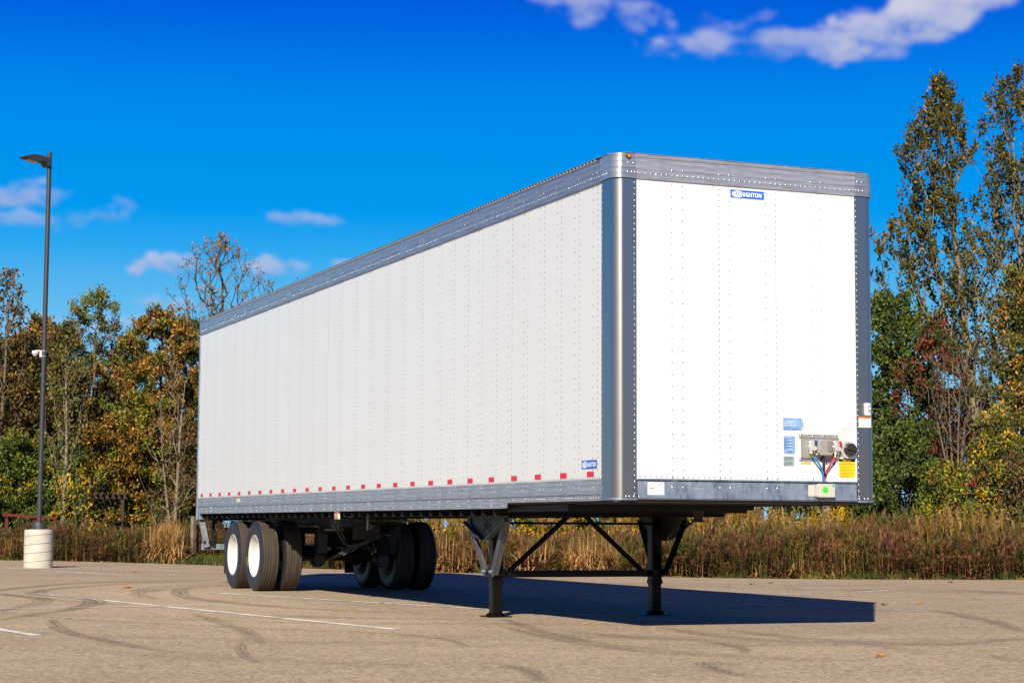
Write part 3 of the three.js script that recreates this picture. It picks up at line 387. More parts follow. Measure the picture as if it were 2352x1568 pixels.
  mb().span(-1.06, 1.08, 1.07, 1.1232, -2.44, -1.96, { r: 0.006 }).span(-1.19, -1.13, 1.06, 1.1232, -4.6, -1.2, { r: 0.006 }).span(1.0, 1.08, 1.06, 1.1232, -2.44, -1.97, { r: 0.006 }).span(-1.1, 0.84, 1.082, 1.1232, -1.5, -1.4, { r: 0.006 }).put('coupler_frame', M.black, T);
  mb().add(new THREE.CylinderGeometry(0.05, 0.04, 0.1, 20), new THREE.Matrix4().setPosition(0, 1.02, -0.95)).add(new THREE.CylinderGeometry(0.062, 0.062, 0.02, 20), new THREE.Matrix4().setPosition(0, 0.975, -0.95)).put('king_pin', std([0.03, 0.022, 0.018], 0.5, 0.5), T);
  for (let z = -2.8; z > -15; z -= 0.3048) mb().span(-W + 0.02, W - 0.02, 1.122, 1.127, z - 0.03, z + 0.03).span(-W + 0.02, W - 0.02, 1.03, 1.1218, z - 0.004, z + 0.004).span(-W + 0.02, W - 0.02, 1.024, 1.03, z - 0.03, z + 0.03).put('cross_member', M.chassis, T);
  for (const s of [-1, 1]) {
    const r = mb().span(s * 0.52 - 0.004, s * 0.52 + 0.004, 1.005, 1.022, -15.0, -10.62).span(s * 0.52 - 0.004, s * 0.52 + 0.004, 0.912, 0.945, -15.0, -10.62).span(s * 0.52 - 0.05, s * 0.52 + 0.05, 0.905, 0.911, -15.0, -10.62);
    for (let z = -15.0; z < -10.62; z += 0.0762) r.span(s * 0.52 - 0.004, s * 0.52 + 0.004, 0.945, 1.005, z, z + 0.048);
    r.put('slider_rail', std([0.03, 0.029, 0.028], 0.5), T);
  }
  // ---- suspension
  mb().span(-0.5, -0.42, 0.8, 0.9, -13.9, -11.0).span(0.42, 0.5, 0.8, 0.9, -13.9, -11.0).span(-0.42, 0.42, 0.8, 0.88, -11.3, -11.2).span(-0.42, 0.42, 0.8, 0.88, -12.5, -12.36).span(-0.42, 0.42, 0.8, 0.88, -13.7, -13.6).put('slider_frame', M.chassis, T);
  for (const s of [-1, 1]) for (const z of [-11.3, -12.42, -13.6]) mb().box(0.16, 0.36, 0.14, s * 0.46, 0.68, z, { r: 0.01 }).put('spring_hanger', M.chassis, T);
  const hpm = std([0.03, 0.03, 0.032], 0.5); mb().box(0.13, 0.4, 0.012, -0.46, 0.74, -11.21).put('hanger_plate', hpm, T); mb().box(0.15, 0.4, 0.012, 0.68, 0.72, -11.42).put('hanger_plate', hpm, T);
  for (const z of [-11.82, -13.03]) {
    mb().bar([-0.95, 0.485, z], [0.95, 0.485, z], 0.064, 0.064, 20).put('axle', M.chassis, T);
    for (const s of [-1, 1]) { mb().box(0.075, 0.06, 1.0, s * 0.46, 0.6, z, { r: 0.01 }).box(0.1, 0.12, 0.16, s * 0.46, 0.53, z, { r: 0.01 }).put('leaf_spring', M.chassis, T); mb().add(new THREE.CylinderGeometry(0.21, 0.21, 0.16, 24).rotateZ(Math.PI / 2), new THREE.Matrix4().setPosition(s * 0.72, 0.485, z)).put('brake_drum', std([0.05, 0.047, 0.045], 0.6, 0.3), T); }
    for (const x of [-0.44, 0.5]) { const bc = mb().add(new THREE.CylinderGeometry(0.085, 0.1, 0.09, 22).rotateX(Math.PI / 2), new THREE.Matrix4().setPosition(x, 0.43, z + 0.36)).add(new THREE.CylinderGeometry(0.098, 0.098, 0.025, 22).rotateX(Math.PI / 2), new THREE.Matrix4().setPosition(x, 0.43, z + 0.3)).add(new THREE.CylinderGeometry(0.1, 0.07, 0.12, 22).rotateX(Math.PI / 2), new THREE.Matrix4().setPosition(x, 0.43, z + 0.22)).put('brake_chamber', std([0.022, 0.022, 0.024], 0.35), T); mb().bar([x - 0.06, 0.46, z + 0.3], [x - 0.14, 0.44, z + 0.32], 0.012, 0.012, 8).put('brass_fitting', M.brass, bc); }
  }
  mb().bar([-0.2, 0.74, -11.9], [0.55, 0.74, -11.9], 0.13, 0.13, 22).put('air_tank', M.black, T);
  mb().box(0.36, 0.22, 0.14, 0.12, 0.83, -11.05, { r: 0.01 }).put('control_box', std([0.05, 0.045, 0.04], 0.6), T); mb().box(0.03, 0.012, 0.003, 0.16, 0.88, -10.978).put('tag', M.white, T);
  mb().box(0.13, 0.04, 0.02, -0.36, 0.9, -10.86, { r: 0.01 }).box(0.26, 0.03, 0.03, -0.4, 0.86, -10.88, { r: 0.004 }).put('hose_bracket', std([0.3, 0.29, 0.26], 0.4, 0.4), T);
  const hs = (pts, r = 0.011) => mb().hose(pts, r, 30).put('brake_hose', std([0.05, 0.05, 0.05], 0.5), T);
  hs([[-0.4, 0.9, -10.84], [-0.36, 0.82, -10.82], [-0.28, 0.7, -10.85], [-0.22, 0.66, -10.9]]); hs([[-0.32, 0.9, -10.84], [-0.33, 0.84, -10.8], [-0.27, 0.75, -10.82], [-0.25, 0.66, -10.9]]);
  for (let k = 0; k < 4; k++) hs([[-0.25, 0.67, -10.9], [-0.15, 0.625 + k * 0.006, -10.85], [-0.02, 0.65 + k * 0.012, -10.8], [0.12, 0.72 + k * 0.01, -10.75], [0.3, 0.8, -10.8], [0.42, 0.79 - k * 0.006, -10.9], [0.47, 0.85, -11.0]], 0.0075);
  hs([[-0.3, 0.45, -11.4], [-0.2, 0.53, -11.25], [-0.1, 0.62, -11.0], [-0.08, 0.68, -10.95]], 0.014); hs([[-0.32, 0.44, -11.42], [-0.18, 0.5, -11.3], [-0.05, 0.58, -11.1], [0.0, 0.63, -11.0]], 0.014); hs([[0.4, 0.45, -11.4], [0.3, 0.5, -11.3], [0.2, 0.58, -11.1], [0.1, 0.66, -11.0]], 0.014); hs([[0.42, 0.47, -11.38], [0.34, 0.53, -11.3], [0.26, 0.6, -11.1], [0.2, 0.68, -11.0]], 0.014);
  { const c = mb(); for (const [a, b] of [[[-0.2, 0.53, -11.25], [-0.17, 0.556, -11.17]], [[-0.15, 0.515, -11.25], [-0.12, 0.538, -11.19]], [[0.27, 0.53, -11.22], [0.24, 0.555, -11.17]], [[0.31, 0.555, -11.2], [0.285, 0.578, -11.15]]]) c.bar(a, b, 0.0165, 0.0165, 8); c.put('hose_tags', std([0.5, 0.49, 0.44], 0.5), T).userData.kind = 'stuff'; }
  mb().bar([-0.9, 1.05, -7.88], [-0.9, 0.86, -7.88], 0.014, 0.014, 10).put('spring_rod', std([0.26, 0.26, 0.26], 0.5), T); mb().hose([[-1.2, 1.02, -7.7], [-1.12, 1.05, -7.4], [-1.1, 1.0, -7.3], [-1.08, 0.95, -7.3], [-1.03, 0.9, -7.25]], 0.007).put('lamp_wire', std([0.12, 0.12, 0.12], 0.5), T);
  { const al = mb().box(0.02, 0.1, 0.19, -1.268, 1.044, -7.95, { r: 0.008 }).put('marker_lamp', M.lampWhite, T); mb().box(0.014, 0.056, 0.12, -1.283, 1.04, -7.95, { r: 0.006, s: 2 }).put('lens', M.amber, al); }
  { const al = mb().box(0.02, 0.09, 0.15, 1.255, 1.04, -5.6, { r: 0.008 }).put('marker_lamp', M.amber, T); }
  // ---- wheels: tyre, rim, hub
  const Ro = 0.49, tyreP = [], wT = 0.136;
  for (const [r, x] of [[0.288, -0.105], [0.298, -0.118], [0.34, -0.13], [0.39, -0.136], [0.43, -0.133], [0.462, -0.122], [0.478, -0.113], [0.4855, -0.103]]) tyreP.push([r, x]);
  for (const gx of [-0.076, -0.04, 0, 0.04, 0.076]) { const crown = Ro - (gx * gx) * 0.45; tyreP.push([crown, gx - 0.0075], [crown - 0.013, gx - 0.004], [crown - 0.013, gx + 0.004], [crown, gx + 0.0075]); }
  for (const [r, x] of [[0.4855, 0.103], [0.478, 0.113], [0.462, 0.122], [0.43, 0.133], [0.39, 0.136], [0.34, 0.13], [0.298, 0.118], [0.288, 0.105]]) tyreP.push([r, x]);
  const lathe = (p, seg = 72) => toCreasedNormals(new THREE.LatheGeometry(p.map(([r, x]) => new THREE.Vector2(r, x)), seg), 0.6).rotateZ(-Math.PI / 2);
  const sideA = tyreP.slice(0, 8), sideB = tyreP.slice(-8), treadP = [sideA[7], ...tyreP.slice(8, -8), sideB[0]], sideG = mergeGeometries([plain(lathe([...sideA.map((p) => p), [0.47, -0.09]])), plain(lathe([[0.47, 0.09], ...sideB]))]), treadG = plain(lathe(treadP));
  const treadMap = tex(256, (u, v) => { const d = fbm(u * 8, v * 8, 4, 8); return [96 + 60 * d, 84 + 52 * d, 74 + 46 * d]; }, true, 2);
  const tyreMat = std([0.02, 0.02, 0.023], 0.5, 0, { bumpMap: wave, bumpScale: 0.002 }), treadMat = std([0.3, 0.3, 0.3], 0.85, 0, { map: treadMap });
  const sipes = mb(); for (let i = 0; i < 110; i++) { const a = i / 110 * Math.PI * 2; for (const gx of [-0.058, -0.02, 0.02, 0.058]) sipes.add(new THREE.BoxGeometry(0.022, 0.0012, 0.003), new THREE.Matrix4().makeRotationX(a).multiply(new THREE.Matrix4().compose(V3(gx, Ro - gx * gx * 0.45 + 0.0002, 0), new THREE.Quaternion().setFromAxisAngle(UP, gx > 0 ? 0.5 : -0.5), V3(1, 1, 1)))); }
  const sipeG = sipes.geo();
  const dishOut = lathe([[0.292, -0.112], [0.297, -0.118], [0.289, -0.122], [0.281, -0.112], [0.274, -0.08], [0.268, 0.0], [0.262, 0.035], [0.235, 0.05], [0.17, 0.055], [0.14, 0.05], [0.138, 0.03], [0.06, 0.028], [0.0, 0.026]]);
  const dishIn = lathe([[0.292, 0.112], [0.297, 0.118], [0.289, 0.122], [0.281, 0.112], [0.274, 0.06], [0.26, -0.02], [0.235, -0.05], [0.2, -0.055], [0.15, -0.055]]);
  const wheel = (x, z, outer) => {      // group so that +x of the profile points to the trailer's middle
    const wg = new THREE.Group(); wg.name = 'wheel'; wg.position.set(x, 0.487, z); if (x > 0) wg.rotation.y = Math.PI; T.add(wg);
    const ty = mesh('tyre', sideG, tyreMat, wg); mesh('tread', treadG, treadMat, ty); const sp = mesh('tread_cut', sipeG, M.blackMatt, ty); sp.userData.kind = 'stuff';
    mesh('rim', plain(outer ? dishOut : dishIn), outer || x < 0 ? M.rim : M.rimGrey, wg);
    if (outer) {
      mb().bar([0.05, 0, 0], [-0.005, 0, 0], 0.085, 0.07, 20).put('hub', std([0.6, 0.6, 0.6], 0.35, 0.3), wg);
      const nuts = mb(); for (let k = 0; k < 10; k++) { const a = k / 10 * Math.PI * 2; nuts.bar([0.032, Math.cos(a) * 0.11, Math.sin(a) * 0.11], [-0.005, Math.cos(a) * 0.11, Math.sin(a) * 0.11], 0.016, 0.016, 6); } nuts.put('wheel_nuts', M.rim, wg).userData.kind = 'stuff';
    }
    return wg;
  };
  const wheels = []; for (const z of [-11.82, -13.03]) for (const s of [-1, 1]) { wheels.push(wheel(s * 1.158, z, true)); wheel(s * 0.825, z, false); }
  { const R = rng(12); for (const [wi, a0, n] of [[0, -2.0, 9], [2, 1.45, 7]]) { const ink = mb(); for (let i = 0; i < n; i++) { const a = a0 + i * 0.045, r = 0.325 + R() * 0.02; ink.box(0.0015, 0.03 + R() * 0.02, 0.006, -0.1285 - (r - 0.32) * 0.15, Math.cos(a) * r, Math.sin(a) * r, { rx: -a + R() }); } ink.put('crayon_mark', M.yellowInk, wheels[wi]); } }
  // ---- mud flaps and rear guard
  for (const s of [-1, 1]) { const f = mb().box(0.6, 0.68, 0.008, s * 0.94, 0.54, -13.68).put('mud_flap', M.blackMatt, T); mb().box(0.62, 0.075, 0.012, s * 0.94, 0.916, -13.672, { r: 0.004 }).box(0.02, 0.075, 0.05, s * 1.245, 0.916, -13.65).put('bracket', M.galv, f); }
  {
    const g = new THREE.Group(); g.name = 'rear_guard'; T.add(g);
    mb().span(-1.18, 1.18, 0.53, 0.62, -L - 0.02, -L + 0.06, { r: 0.008 }).span(-1.22, -1.17, 0.525, 0.63, -L - 0.02, -L + 0.07, { r: 0.008 }).put('bar', M.galv, g);
    for (const s of [-1, 1]) { mb().beam([s * 1.235, 1.0, -L + 0.06], [s * 1.15, 0.57, -L + 0.1], 0.085, 0.07, [0, 0, 1]).put('upright', M.galvDull, g); mb().beam([s * 1.06, 1.0, -L + 0.12], [s * 1.06, 0.6, -L + 0.1], 0.04, 0.06).put('upright', M.chassis, g); mb().span(s < 0 ? -1.3 : 1.17, s < 0 ? -1.17 : 1.3, 1.0, 1.092, -L + 0.0, -L + 0.16, { r: 0.006 }).put('bracket', M.galv, g); }
    mb().bar([-1.2, 0.65, -L + 0.12], [-1.2, 0.65, -L + 0.15], 0.022, 0.022, 10).bar([-1.12, 0.65, -L + 0.12], [-1.12, 0.65, -L + 0.15], 0.022, 0.022, 10).put('bolt', M.chrome, g);
    mb().span(-1.1, -0.56, 0.99, 1.022, -14.9, -14.84).span(-1.1, -0.56, 1.0, 1.09, -14.0, -13.9).put('rear_brace', M.chassis, T);
  }

  // ---- landing gear
  const lg = new THREE.Group(); lg.name = 'landing_gear'; T.add(lg);
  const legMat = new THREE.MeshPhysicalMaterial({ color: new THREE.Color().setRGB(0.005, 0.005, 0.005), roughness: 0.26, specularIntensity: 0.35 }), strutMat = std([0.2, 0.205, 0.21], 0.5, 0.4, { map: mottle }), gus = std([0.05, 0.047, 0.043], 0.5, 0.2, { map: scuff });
  for (const s of [-1, 1]) {
    const x = s * 0.905, z = -3.65;
    const leg = mb().box(0.12, 0.75, 0.12, x, 0.72, z, { r: 0.014, s: 2 }).box(0.13, 0.045, 0.13, x, 0.345, z, { r: 0.01 }).box(0.11, 0.31, 0.11, x, 0.185, z, { r: 0.014, s: 2 }).box(0.14, 0.075, 0.2, x + s * 0.005, 0.445, z, { r: 0.006 }).put('leg', legMat, lg);
    mb().box(0.26, 0.01, 0.26, x, 0.0075, z, { r: 0.004, s: 1 }).add(new THREE.CylinderGeometry(0.085, 0.115, 0.028, 4).rotateY(Math.PI / 4), new THREE.Matrix4().setPosition(x, 0.026, z)).put('foot', legMat, leg); mb().box(0.045, 0.24, 0.15, s * 0.975, 0.92, z).put('bracket', M.blackMatt, leg);  // black block added behind the gusset hole to make it look dark
  }
  const gx = -1.0, gz = -3.65;
  for (const s of [-1, 1]) {
    const gp = mb(), X = s * 1.0, mtx = (d) => new THREE.Matrix4().makeRotationY(-Math.PI / 2).setPosition(X + d, 0, 0);
    gp.span(X - 0.004, X + 0.004, 1.0, 1.082, gz - 0.56, gz + 0.56);
    const sh = new THREE.Shape([[gz - 0.55, 1.0], [gz + 0.55, 1.0], [gz + 0.55, 0.965], [gz + 0.085, 0.8], [gz + 0.085, 0.775], [gz - 0.085, 0.775], [gz - 0.085, 0.8], [gz - 0.55, 0.965]].map((p) => new THREE.Vector2(...p)));
    const hole = new THREE.Path(); hole.moveTo(gz - 0.05, 0.89); hole.lineTo(gz + 0.05, 0.89); hole.lineTo(gz + 0.05, 0.955); hole.lineTo(gz, 1.0 - 0.004); hole.lineTo(gz - 0.05, 0.955); sh.holes.push(hole);
    gp.add(new THREE.ExtrudeGeometry(sh, { depth: 0.008, bevelEnabled: false }), mtx(0.004));
    const gm = gp.put('gusset_plate', gus, lg);
    const fl = mb(); for (const d of [-1, 1]) fl.beam([X + s * 0.03, 0.965, gz + d * 0.56], [X + s * 0.03, 0.785, gz + d * 0.085], 0.008, 0.07, [1, 0, 0]); fl.put('flange', strutMat, gm);
    const bl = mb(); for (let k = -3; k <= 3; k++) bl.bar([X - 0.014, 1.035, gz + k * 0.15], [X + 0.014, 1.035, gz + k * 0.15], 0.014, 0.014, 6); for (const d of [-0.085, 0.085]) for (const y of [0.985, 0.93, 0.88]) bl.bar([X - 0.012, y, gz + d], [X + 0.014, y, gz + d], 0.013, 0.013, 6); bl.put('bolts', M.chassis, gm).userData.kind = 'stuff';
    for (const d of [-1, 1]) {
      const a = [X + s * 0.02, 0.99, gz + d * 0.5], b = [X - s * 0.012, 0.425, gz + d * 0.09], st = mb().beam(a, b, 0.008, 0.075, [0, 0, 1]).beam([a[0] - s * 0.03, a[1], a[2] + d * 0.034], [b[0] - s * 0.03, b[1], b[2] + d * 0.034], 0.06, 0.007, [0, 0, 1]);
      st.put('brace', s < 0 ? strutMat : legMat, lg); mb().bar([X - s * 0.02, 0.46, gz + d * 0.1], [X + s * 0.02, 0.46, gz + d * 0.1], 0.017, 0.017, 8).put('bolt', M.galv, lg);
    }
  }
  mb().box(1.7, 0.07, 0.05, 0, 0.435, gz, { r: 0.004 }).put('cross_bar', legMat, lg);
  for (const s of [-1, 1]) mb().bar([s * 0.76, 0.46, gz], [s * 0.06, 1.06, gz], 0.026, 0.026, 14).put('diagonal_brace', legMat, lg);
  mb().bar([-0.84, 0.953, gz], [0.84, 0.953, gz], 0.013, 0.013, 10).put('crank_rod', legMat, lg);
  mb().box(0.32, 0.06, 0.06, 0, 1.045, gz, { r: 0.004 }).put('hanger', M.chassis, lg);
  mb().span(-1.18, 1.18, 1.055, 1.1, gz - 0.5, gz + 0.5).put('gear_frame', M.chassis, lg);
  mb().hose([[1.1, 0.78, gz + 0.12], [1.08, 0.72, gz + 0.14], [1.04, 0.62, gz + 0.14], [0.99, 0.58, gz + 0.12]], 0.016, 20).put('crank_handle', legMat, lg);
}

// ------------------------------------------------------------------ lamp post, its concrete base and the camera on it
{
  const [lx, , lz] = [-1.94, 0, -26.89];
  const conc = tex(512, (u, v) => { const a = fbm(u * 6, v * 6, 5, 6), p = sm(vnoise(u * 90, v * 90, 90, 90), 0.93, 0.97); return [206 + 34 * a - 50 * p, 200 + 34 * a - 54 * p, 188 + 34 * a - 58 * p]; }, true, 1.2);
  const lp = thing('lamp_post', 'tall dark lamp post on a white round concrete base at left', 'lamp post', [lx, 0, lz], 0.3);
  const body = []; for (let i = 0; i <= 40; i++) body.push([0.3 - (i > 38 ? 0.006 : 0), i / 40 * 0.79]); 
  const cg = toCreasedNormals(new THREE.LatheGeometry([[0.304, 0], ...body, [0.29, 0.796], [0.0, 0.82]].map((p) => new THREE.Vector2(...p)), 48), 0.6);
  const base = mesh('concrete_base', uvm(plain(cg)), std([0.7, 0.71, 0.72], 0.85, 0, { map: conc, bumpMap: wave, bumpScale: 0.006 }), lp);
  const sp = []; for (let i = 0; i <= 150; i++) { const a = i / 150 * Math.PI * 2 * 4.2; sp.push([Math.cos(a) * 0.3005, 0.02 + i / 150 * 0.76, -Math.sin(a) * 0.3005]); }
  mb().hose(sp, 0.0055, 300).put('form_groove', std([0.22, 0.2, 0.17], 0.9), base);
  mb().add(toCreasedNormals(new THREE.LatheGeometry([[0.155, 0.8], [0.152, 0.93], [0.145, 0.948], [0.06, 0.952]].map((p) => new THREE.Vector2(...p)), 32), 0.5)).put('base_cover', M.pole, lp);
  mb().bar([0, 0.9, 0], [0, 8.85, 0], 0.052, 0.049, 20).put('pole', M.pole, lp);
  const hd = new THREE.Shape([[0.05, 8.7], [0.05, 8.53], [0.09, 8.54], [0.13, 8.62], [0.36, 8.6], [0.66, 8.655], [0.655, 8.675], [0.44, 8.735], [0.3, 8.735]].map((p) => new THREE.Vector2(...p)));
  const head = mb().add(new THREE.ExtrudeGeometry(hd, { depth: 0.26, bevelEnabled: true, bevelSize: 0.006, bevelThickness: 0.01, bevelSegments: 1 }).translate(0, 0, -0.13).rotateY(Math.PI)).put('lamp_head', M.pole, lp);
  mb().box(0.24, 0.008, 0.2, -0.44, 8.603, 0, { rz: -0.16 }).put('lens', M.lens, head);
  head.rotation.y = 0.12;
  const sc = thing('security_camera', 'small white dome camera clamped to the dark lamp post', 'security camera', [lx, 4.47, lz]);
  mb().box(0.05, 0.14, 0.07, -0.07, 0.04, 0.01, { r: 0.012 }).box(0.14, 0.035, 0.07, -0.12, 0.1, 0.02, { r: 0.012 }).put('bracket', M.lampWhite, sc); mb().add(new THREE.CylinderGeometry(0.066, 0.07, 0.06, 20), new THREE.Matrix4().setPosition(-0.19, 0.07, 0.03)).put('housing', M.lampWhite, sc); mb().add(new THREE.SphereGeometry(0.056, 16, 10), new THREE.Matrix4().setPosition(-0.19, 0.035, 0.03)).put('dome', std([0.5, 0.5, 0.5], 0.2), sc); mb().bar([0, 0.09, 0], [0, 0.115, 0], 0.056, 0.056, 20).bar([0, -0.02, 0], [0, 0.0, 0], 0.056, 0.056, 20).put('strap', M.galvDull, sc);
}

// ------------------------------------------------------------------ things at the edge of the lot
const barkTex = tex(256, (u, v) => { const a = fbm(u * 20, v * 5, 4, 20); return [150 + 90 * a, 146 + 88 * a, 138 + 84 * a]; }, true, 3);
{
  const wood = std([0.36, 0.3, 0.24], 0.85, 0, { map: barkTex }), dark = std([0.1, 0.07, 0.055], 0.85, 0, { map: barkTex });
  const fence = thing('post_and_rail_fence', 'weathered wooden post and rail fence behind the rear wheels', 'fence', [2.98, -0.09, -33.88], 0.62);
  for (let k = 0; k < 3; k++) { const p = mb().box(0.13, 1.22, 0.11, k * 2.4, 0.61, 0, { r: 0.02, rz: 0.012 * (k - 1) }).put('post', k ? dark : wood, fence); }
  for (let k = 0; k < 2; k++) for (const [y, t] of [[0.99, 0.03], [0.6, -0.02]]) mb().box(2.36, 0.1, 0.05, 1.2 + k * 2.4, y, -0.02, { r: 0.015, rz: t }).put('rail', dark, fence);
  const pg = thing('pergola', 'dark brown wooden pergola in the bushes behind the lamp post', 'pergola', at(10.55, 57, -0.09), -0.16), pm = std([0.085, 0.045, 0.035], 0.8, 0, { map: barkTex });
  for (const [x, z] of [[-0.55, 0], [0.5, 0], [-0.4, -1.1], [0.62, -1.1]]) mb().box(0.09, 1.74, 0.09, x, 0.87, z).put('post', pm, pg);
  for (const z of [0, -1.1]) mb().box(1.36, 0.11, 0.05, 0, 1.79, z + 0.05).put('beam', pm, pg); for (let k = 0; k < 8; k++) mb().box(0.045, 0.09, 1.5, -0.58 + k * 0.166, 1.892, -0.5).put('rafter', pm, pg);
  mb().box(0.3, 0.05, 0.3, 0.38, 1.1, 0.02).box(0.05, 1.05, 0.05, 0.26, 0.53, 0.1).box(0.05, 1.05, 0.05, 0.5, 0.53, 0.1).box(0.2, 0.7, 0.01, 0.38, 0.6, 0.09).put('lattice_stand', pm, pg);
  const rb = thing('red_bench', 'low red painted beam bench in the brush at far left', 'bench', at(8.5, 57, -0.09), -0.12), rm = std(s2l(96, 22, 18), 0.75);
  mb().box(1.5, 0.08, 0.26, -0.05, 1.22, 0, { rz: -0.06 }).put('seat', rm, rb); for (const x of [-0.68, 0.1, 0.6]) mb().box(0.09, 1.18, 0.09, x, 0.6, 0).put('leg', rm, rb);
}

// ------------------------------------------------------------------ trees and shrubs
const leafG = (() => {      // a folded pointed leaf, 1 long
  const P = [0, 0, 0, 0.3, 0.45, 0.09, 0, 0.5, -0.03, 0, 0, 0, 0, 0.5, -0.03, -0.3, 0.45, 0.09, 0.3, 0.45, 0.09, 0.02, 1, 0.02, 0, 0.5, -0.03, -0.3, 0.45, 0.09, 0, 0.5, -0.03, 0.02, 1, 0.02];
  const g = new THREE.BufferGeometry(); g.setAttribute('position', new THREE.Float32BufferAttribute(P, 3)); g.computeVertexNormals(); return g;
})();
const leafMat = new THREE.MeshStandardMaterial({ color: 0xffffff, roughness: 0.6, side: THREE.DoubleSide });
const barks = { grey: std([0.24, 0.2, 0.165], 0.9, 0, { map: barkTex }), pale: std([0.36, 0.31, 0.25], 0.85, 0, { map: barkTex }), brown: std([0.13, 0.095, 0.07], 0.9, 0, { map: barkTex }), dark: std([0.06, 0.045, 0.035], 0.9, 0, { map: barkTex }), twig: std([0.3, 0.12, 0.04], 0.8, 0, { map: barkTex }) };
const PAL = {
  gold: [[142, 96, 20], [166, 112, 28], [116, 82, 22], [96, 78, 22], [176, 118, 48], [92, 68, 20], [110, 92, 26]], rust: [[104, 74, 24], [122, 84, 28], [86, 66, 22], [74, 62, 22], [134, 92, 38], [88, 78, 28]], olive: [[86, 84, 24], [104, 98, 32], [70, 72, 26], [124, 108, 34], [60, 60, 22]],
  sage: [[104, 110, 54], [124, 124, 60], [86, 94, 44], [142, 134, 66], [74, 80, 36]], yellow: [[186, 148, 12], [160, 136, 14], [110, 110, 18], [196, 136, 14], [80, 92, 18], [176, 106, 16]], green: [[58, 76, 14], [76, 92, 16], [46, 62, 12], [92, 104, 22], [104, 108, 26]], darkgreen: [[48, 62, 16], [58, 72, 18], [38, 50, 12], [76, 88, 26], [92, 94, 32]],
  red: [[116, 34, 22], [92, 40, 22], [136, 52, 26], [78, 50, 22], [70, 62, 26]], brown: [[92, 66, 34], [112, 80, 40], [76, 54, 28], [128, 96, 50], [64, 52, 26]], poplar: [[68, 72, 18], [84, 80, 22], [52, 58, 16], [102, 90, 26], [136, 96, 28], [40, 48, 14], [34, 40, 12]], greenyellow: [[84, 94, 14], [110, 112, 16], [64, 78, 14], [134, 120, 18], [150, 112, 20], [52, 66, 14]],
};
for (const k in PAL) PAL[k] = PAL[k].map((c) => s2l(...c).map((v, i) => v * (i === 0 ? 0.95 : i === 1 ? 1.05 : 1)));
function tubes(segs) {     // segs: [a, b, ra, rb]; few-sided tapered tubes joined into one geometry
  const P = [], N = [], a = V3(), x = V3(), z = V3(), p = V3();
  for (const [s, e, r0, r1] of segs) {
    const n = r0 < 0.012 ? 3 : r0 < 0.035 ? 4 : 7; a.copy(e).sub(s).normalize(); x.set(Math.abs(a.y) > 0.9 ? 1 : 0, Math.abs(a.y) > 0.9 ? 0 : 1, 0).cross(a).normalize(); z.crossVectors(a, x);
    const ring = (c, r, k) => { const t = (k % n) / n * Math.PI * 2; const nx = x.x * Math.cos(t) + z.x * Math.sin(t), ny = x.y * Math.cos(t) + z.y * Math.sin(t), nz = x.z * Math.cos(t) + z.z * Math.sin(t); return [c.x + nx * r, c.y + ny * r, c.z + nz * r, nx, ny, nz]; };
    for (let k = 0; k < n; k++) { const q = [ring(s, r0, k), ring(s, r0, k + 1), ring(e, r1, k), ring(e, r1, k + 1)]; for (const i of [0, 1, 2, 2, 1, 3]) { P.push(q[i][0], q[i][1], q[i][2]); N.push(q[i][3], q[i][4], q[i][5]); } }
  }
  const g = new THREE.BufferGeometry(); g.setAttribute('position', new THREE.Float32BufferAttribute(P, 3)); g.setAttribute('normal', new THREE.Float32BufferAttribute(N, 3)); return uvm(g);
}
let seedNow = 100;
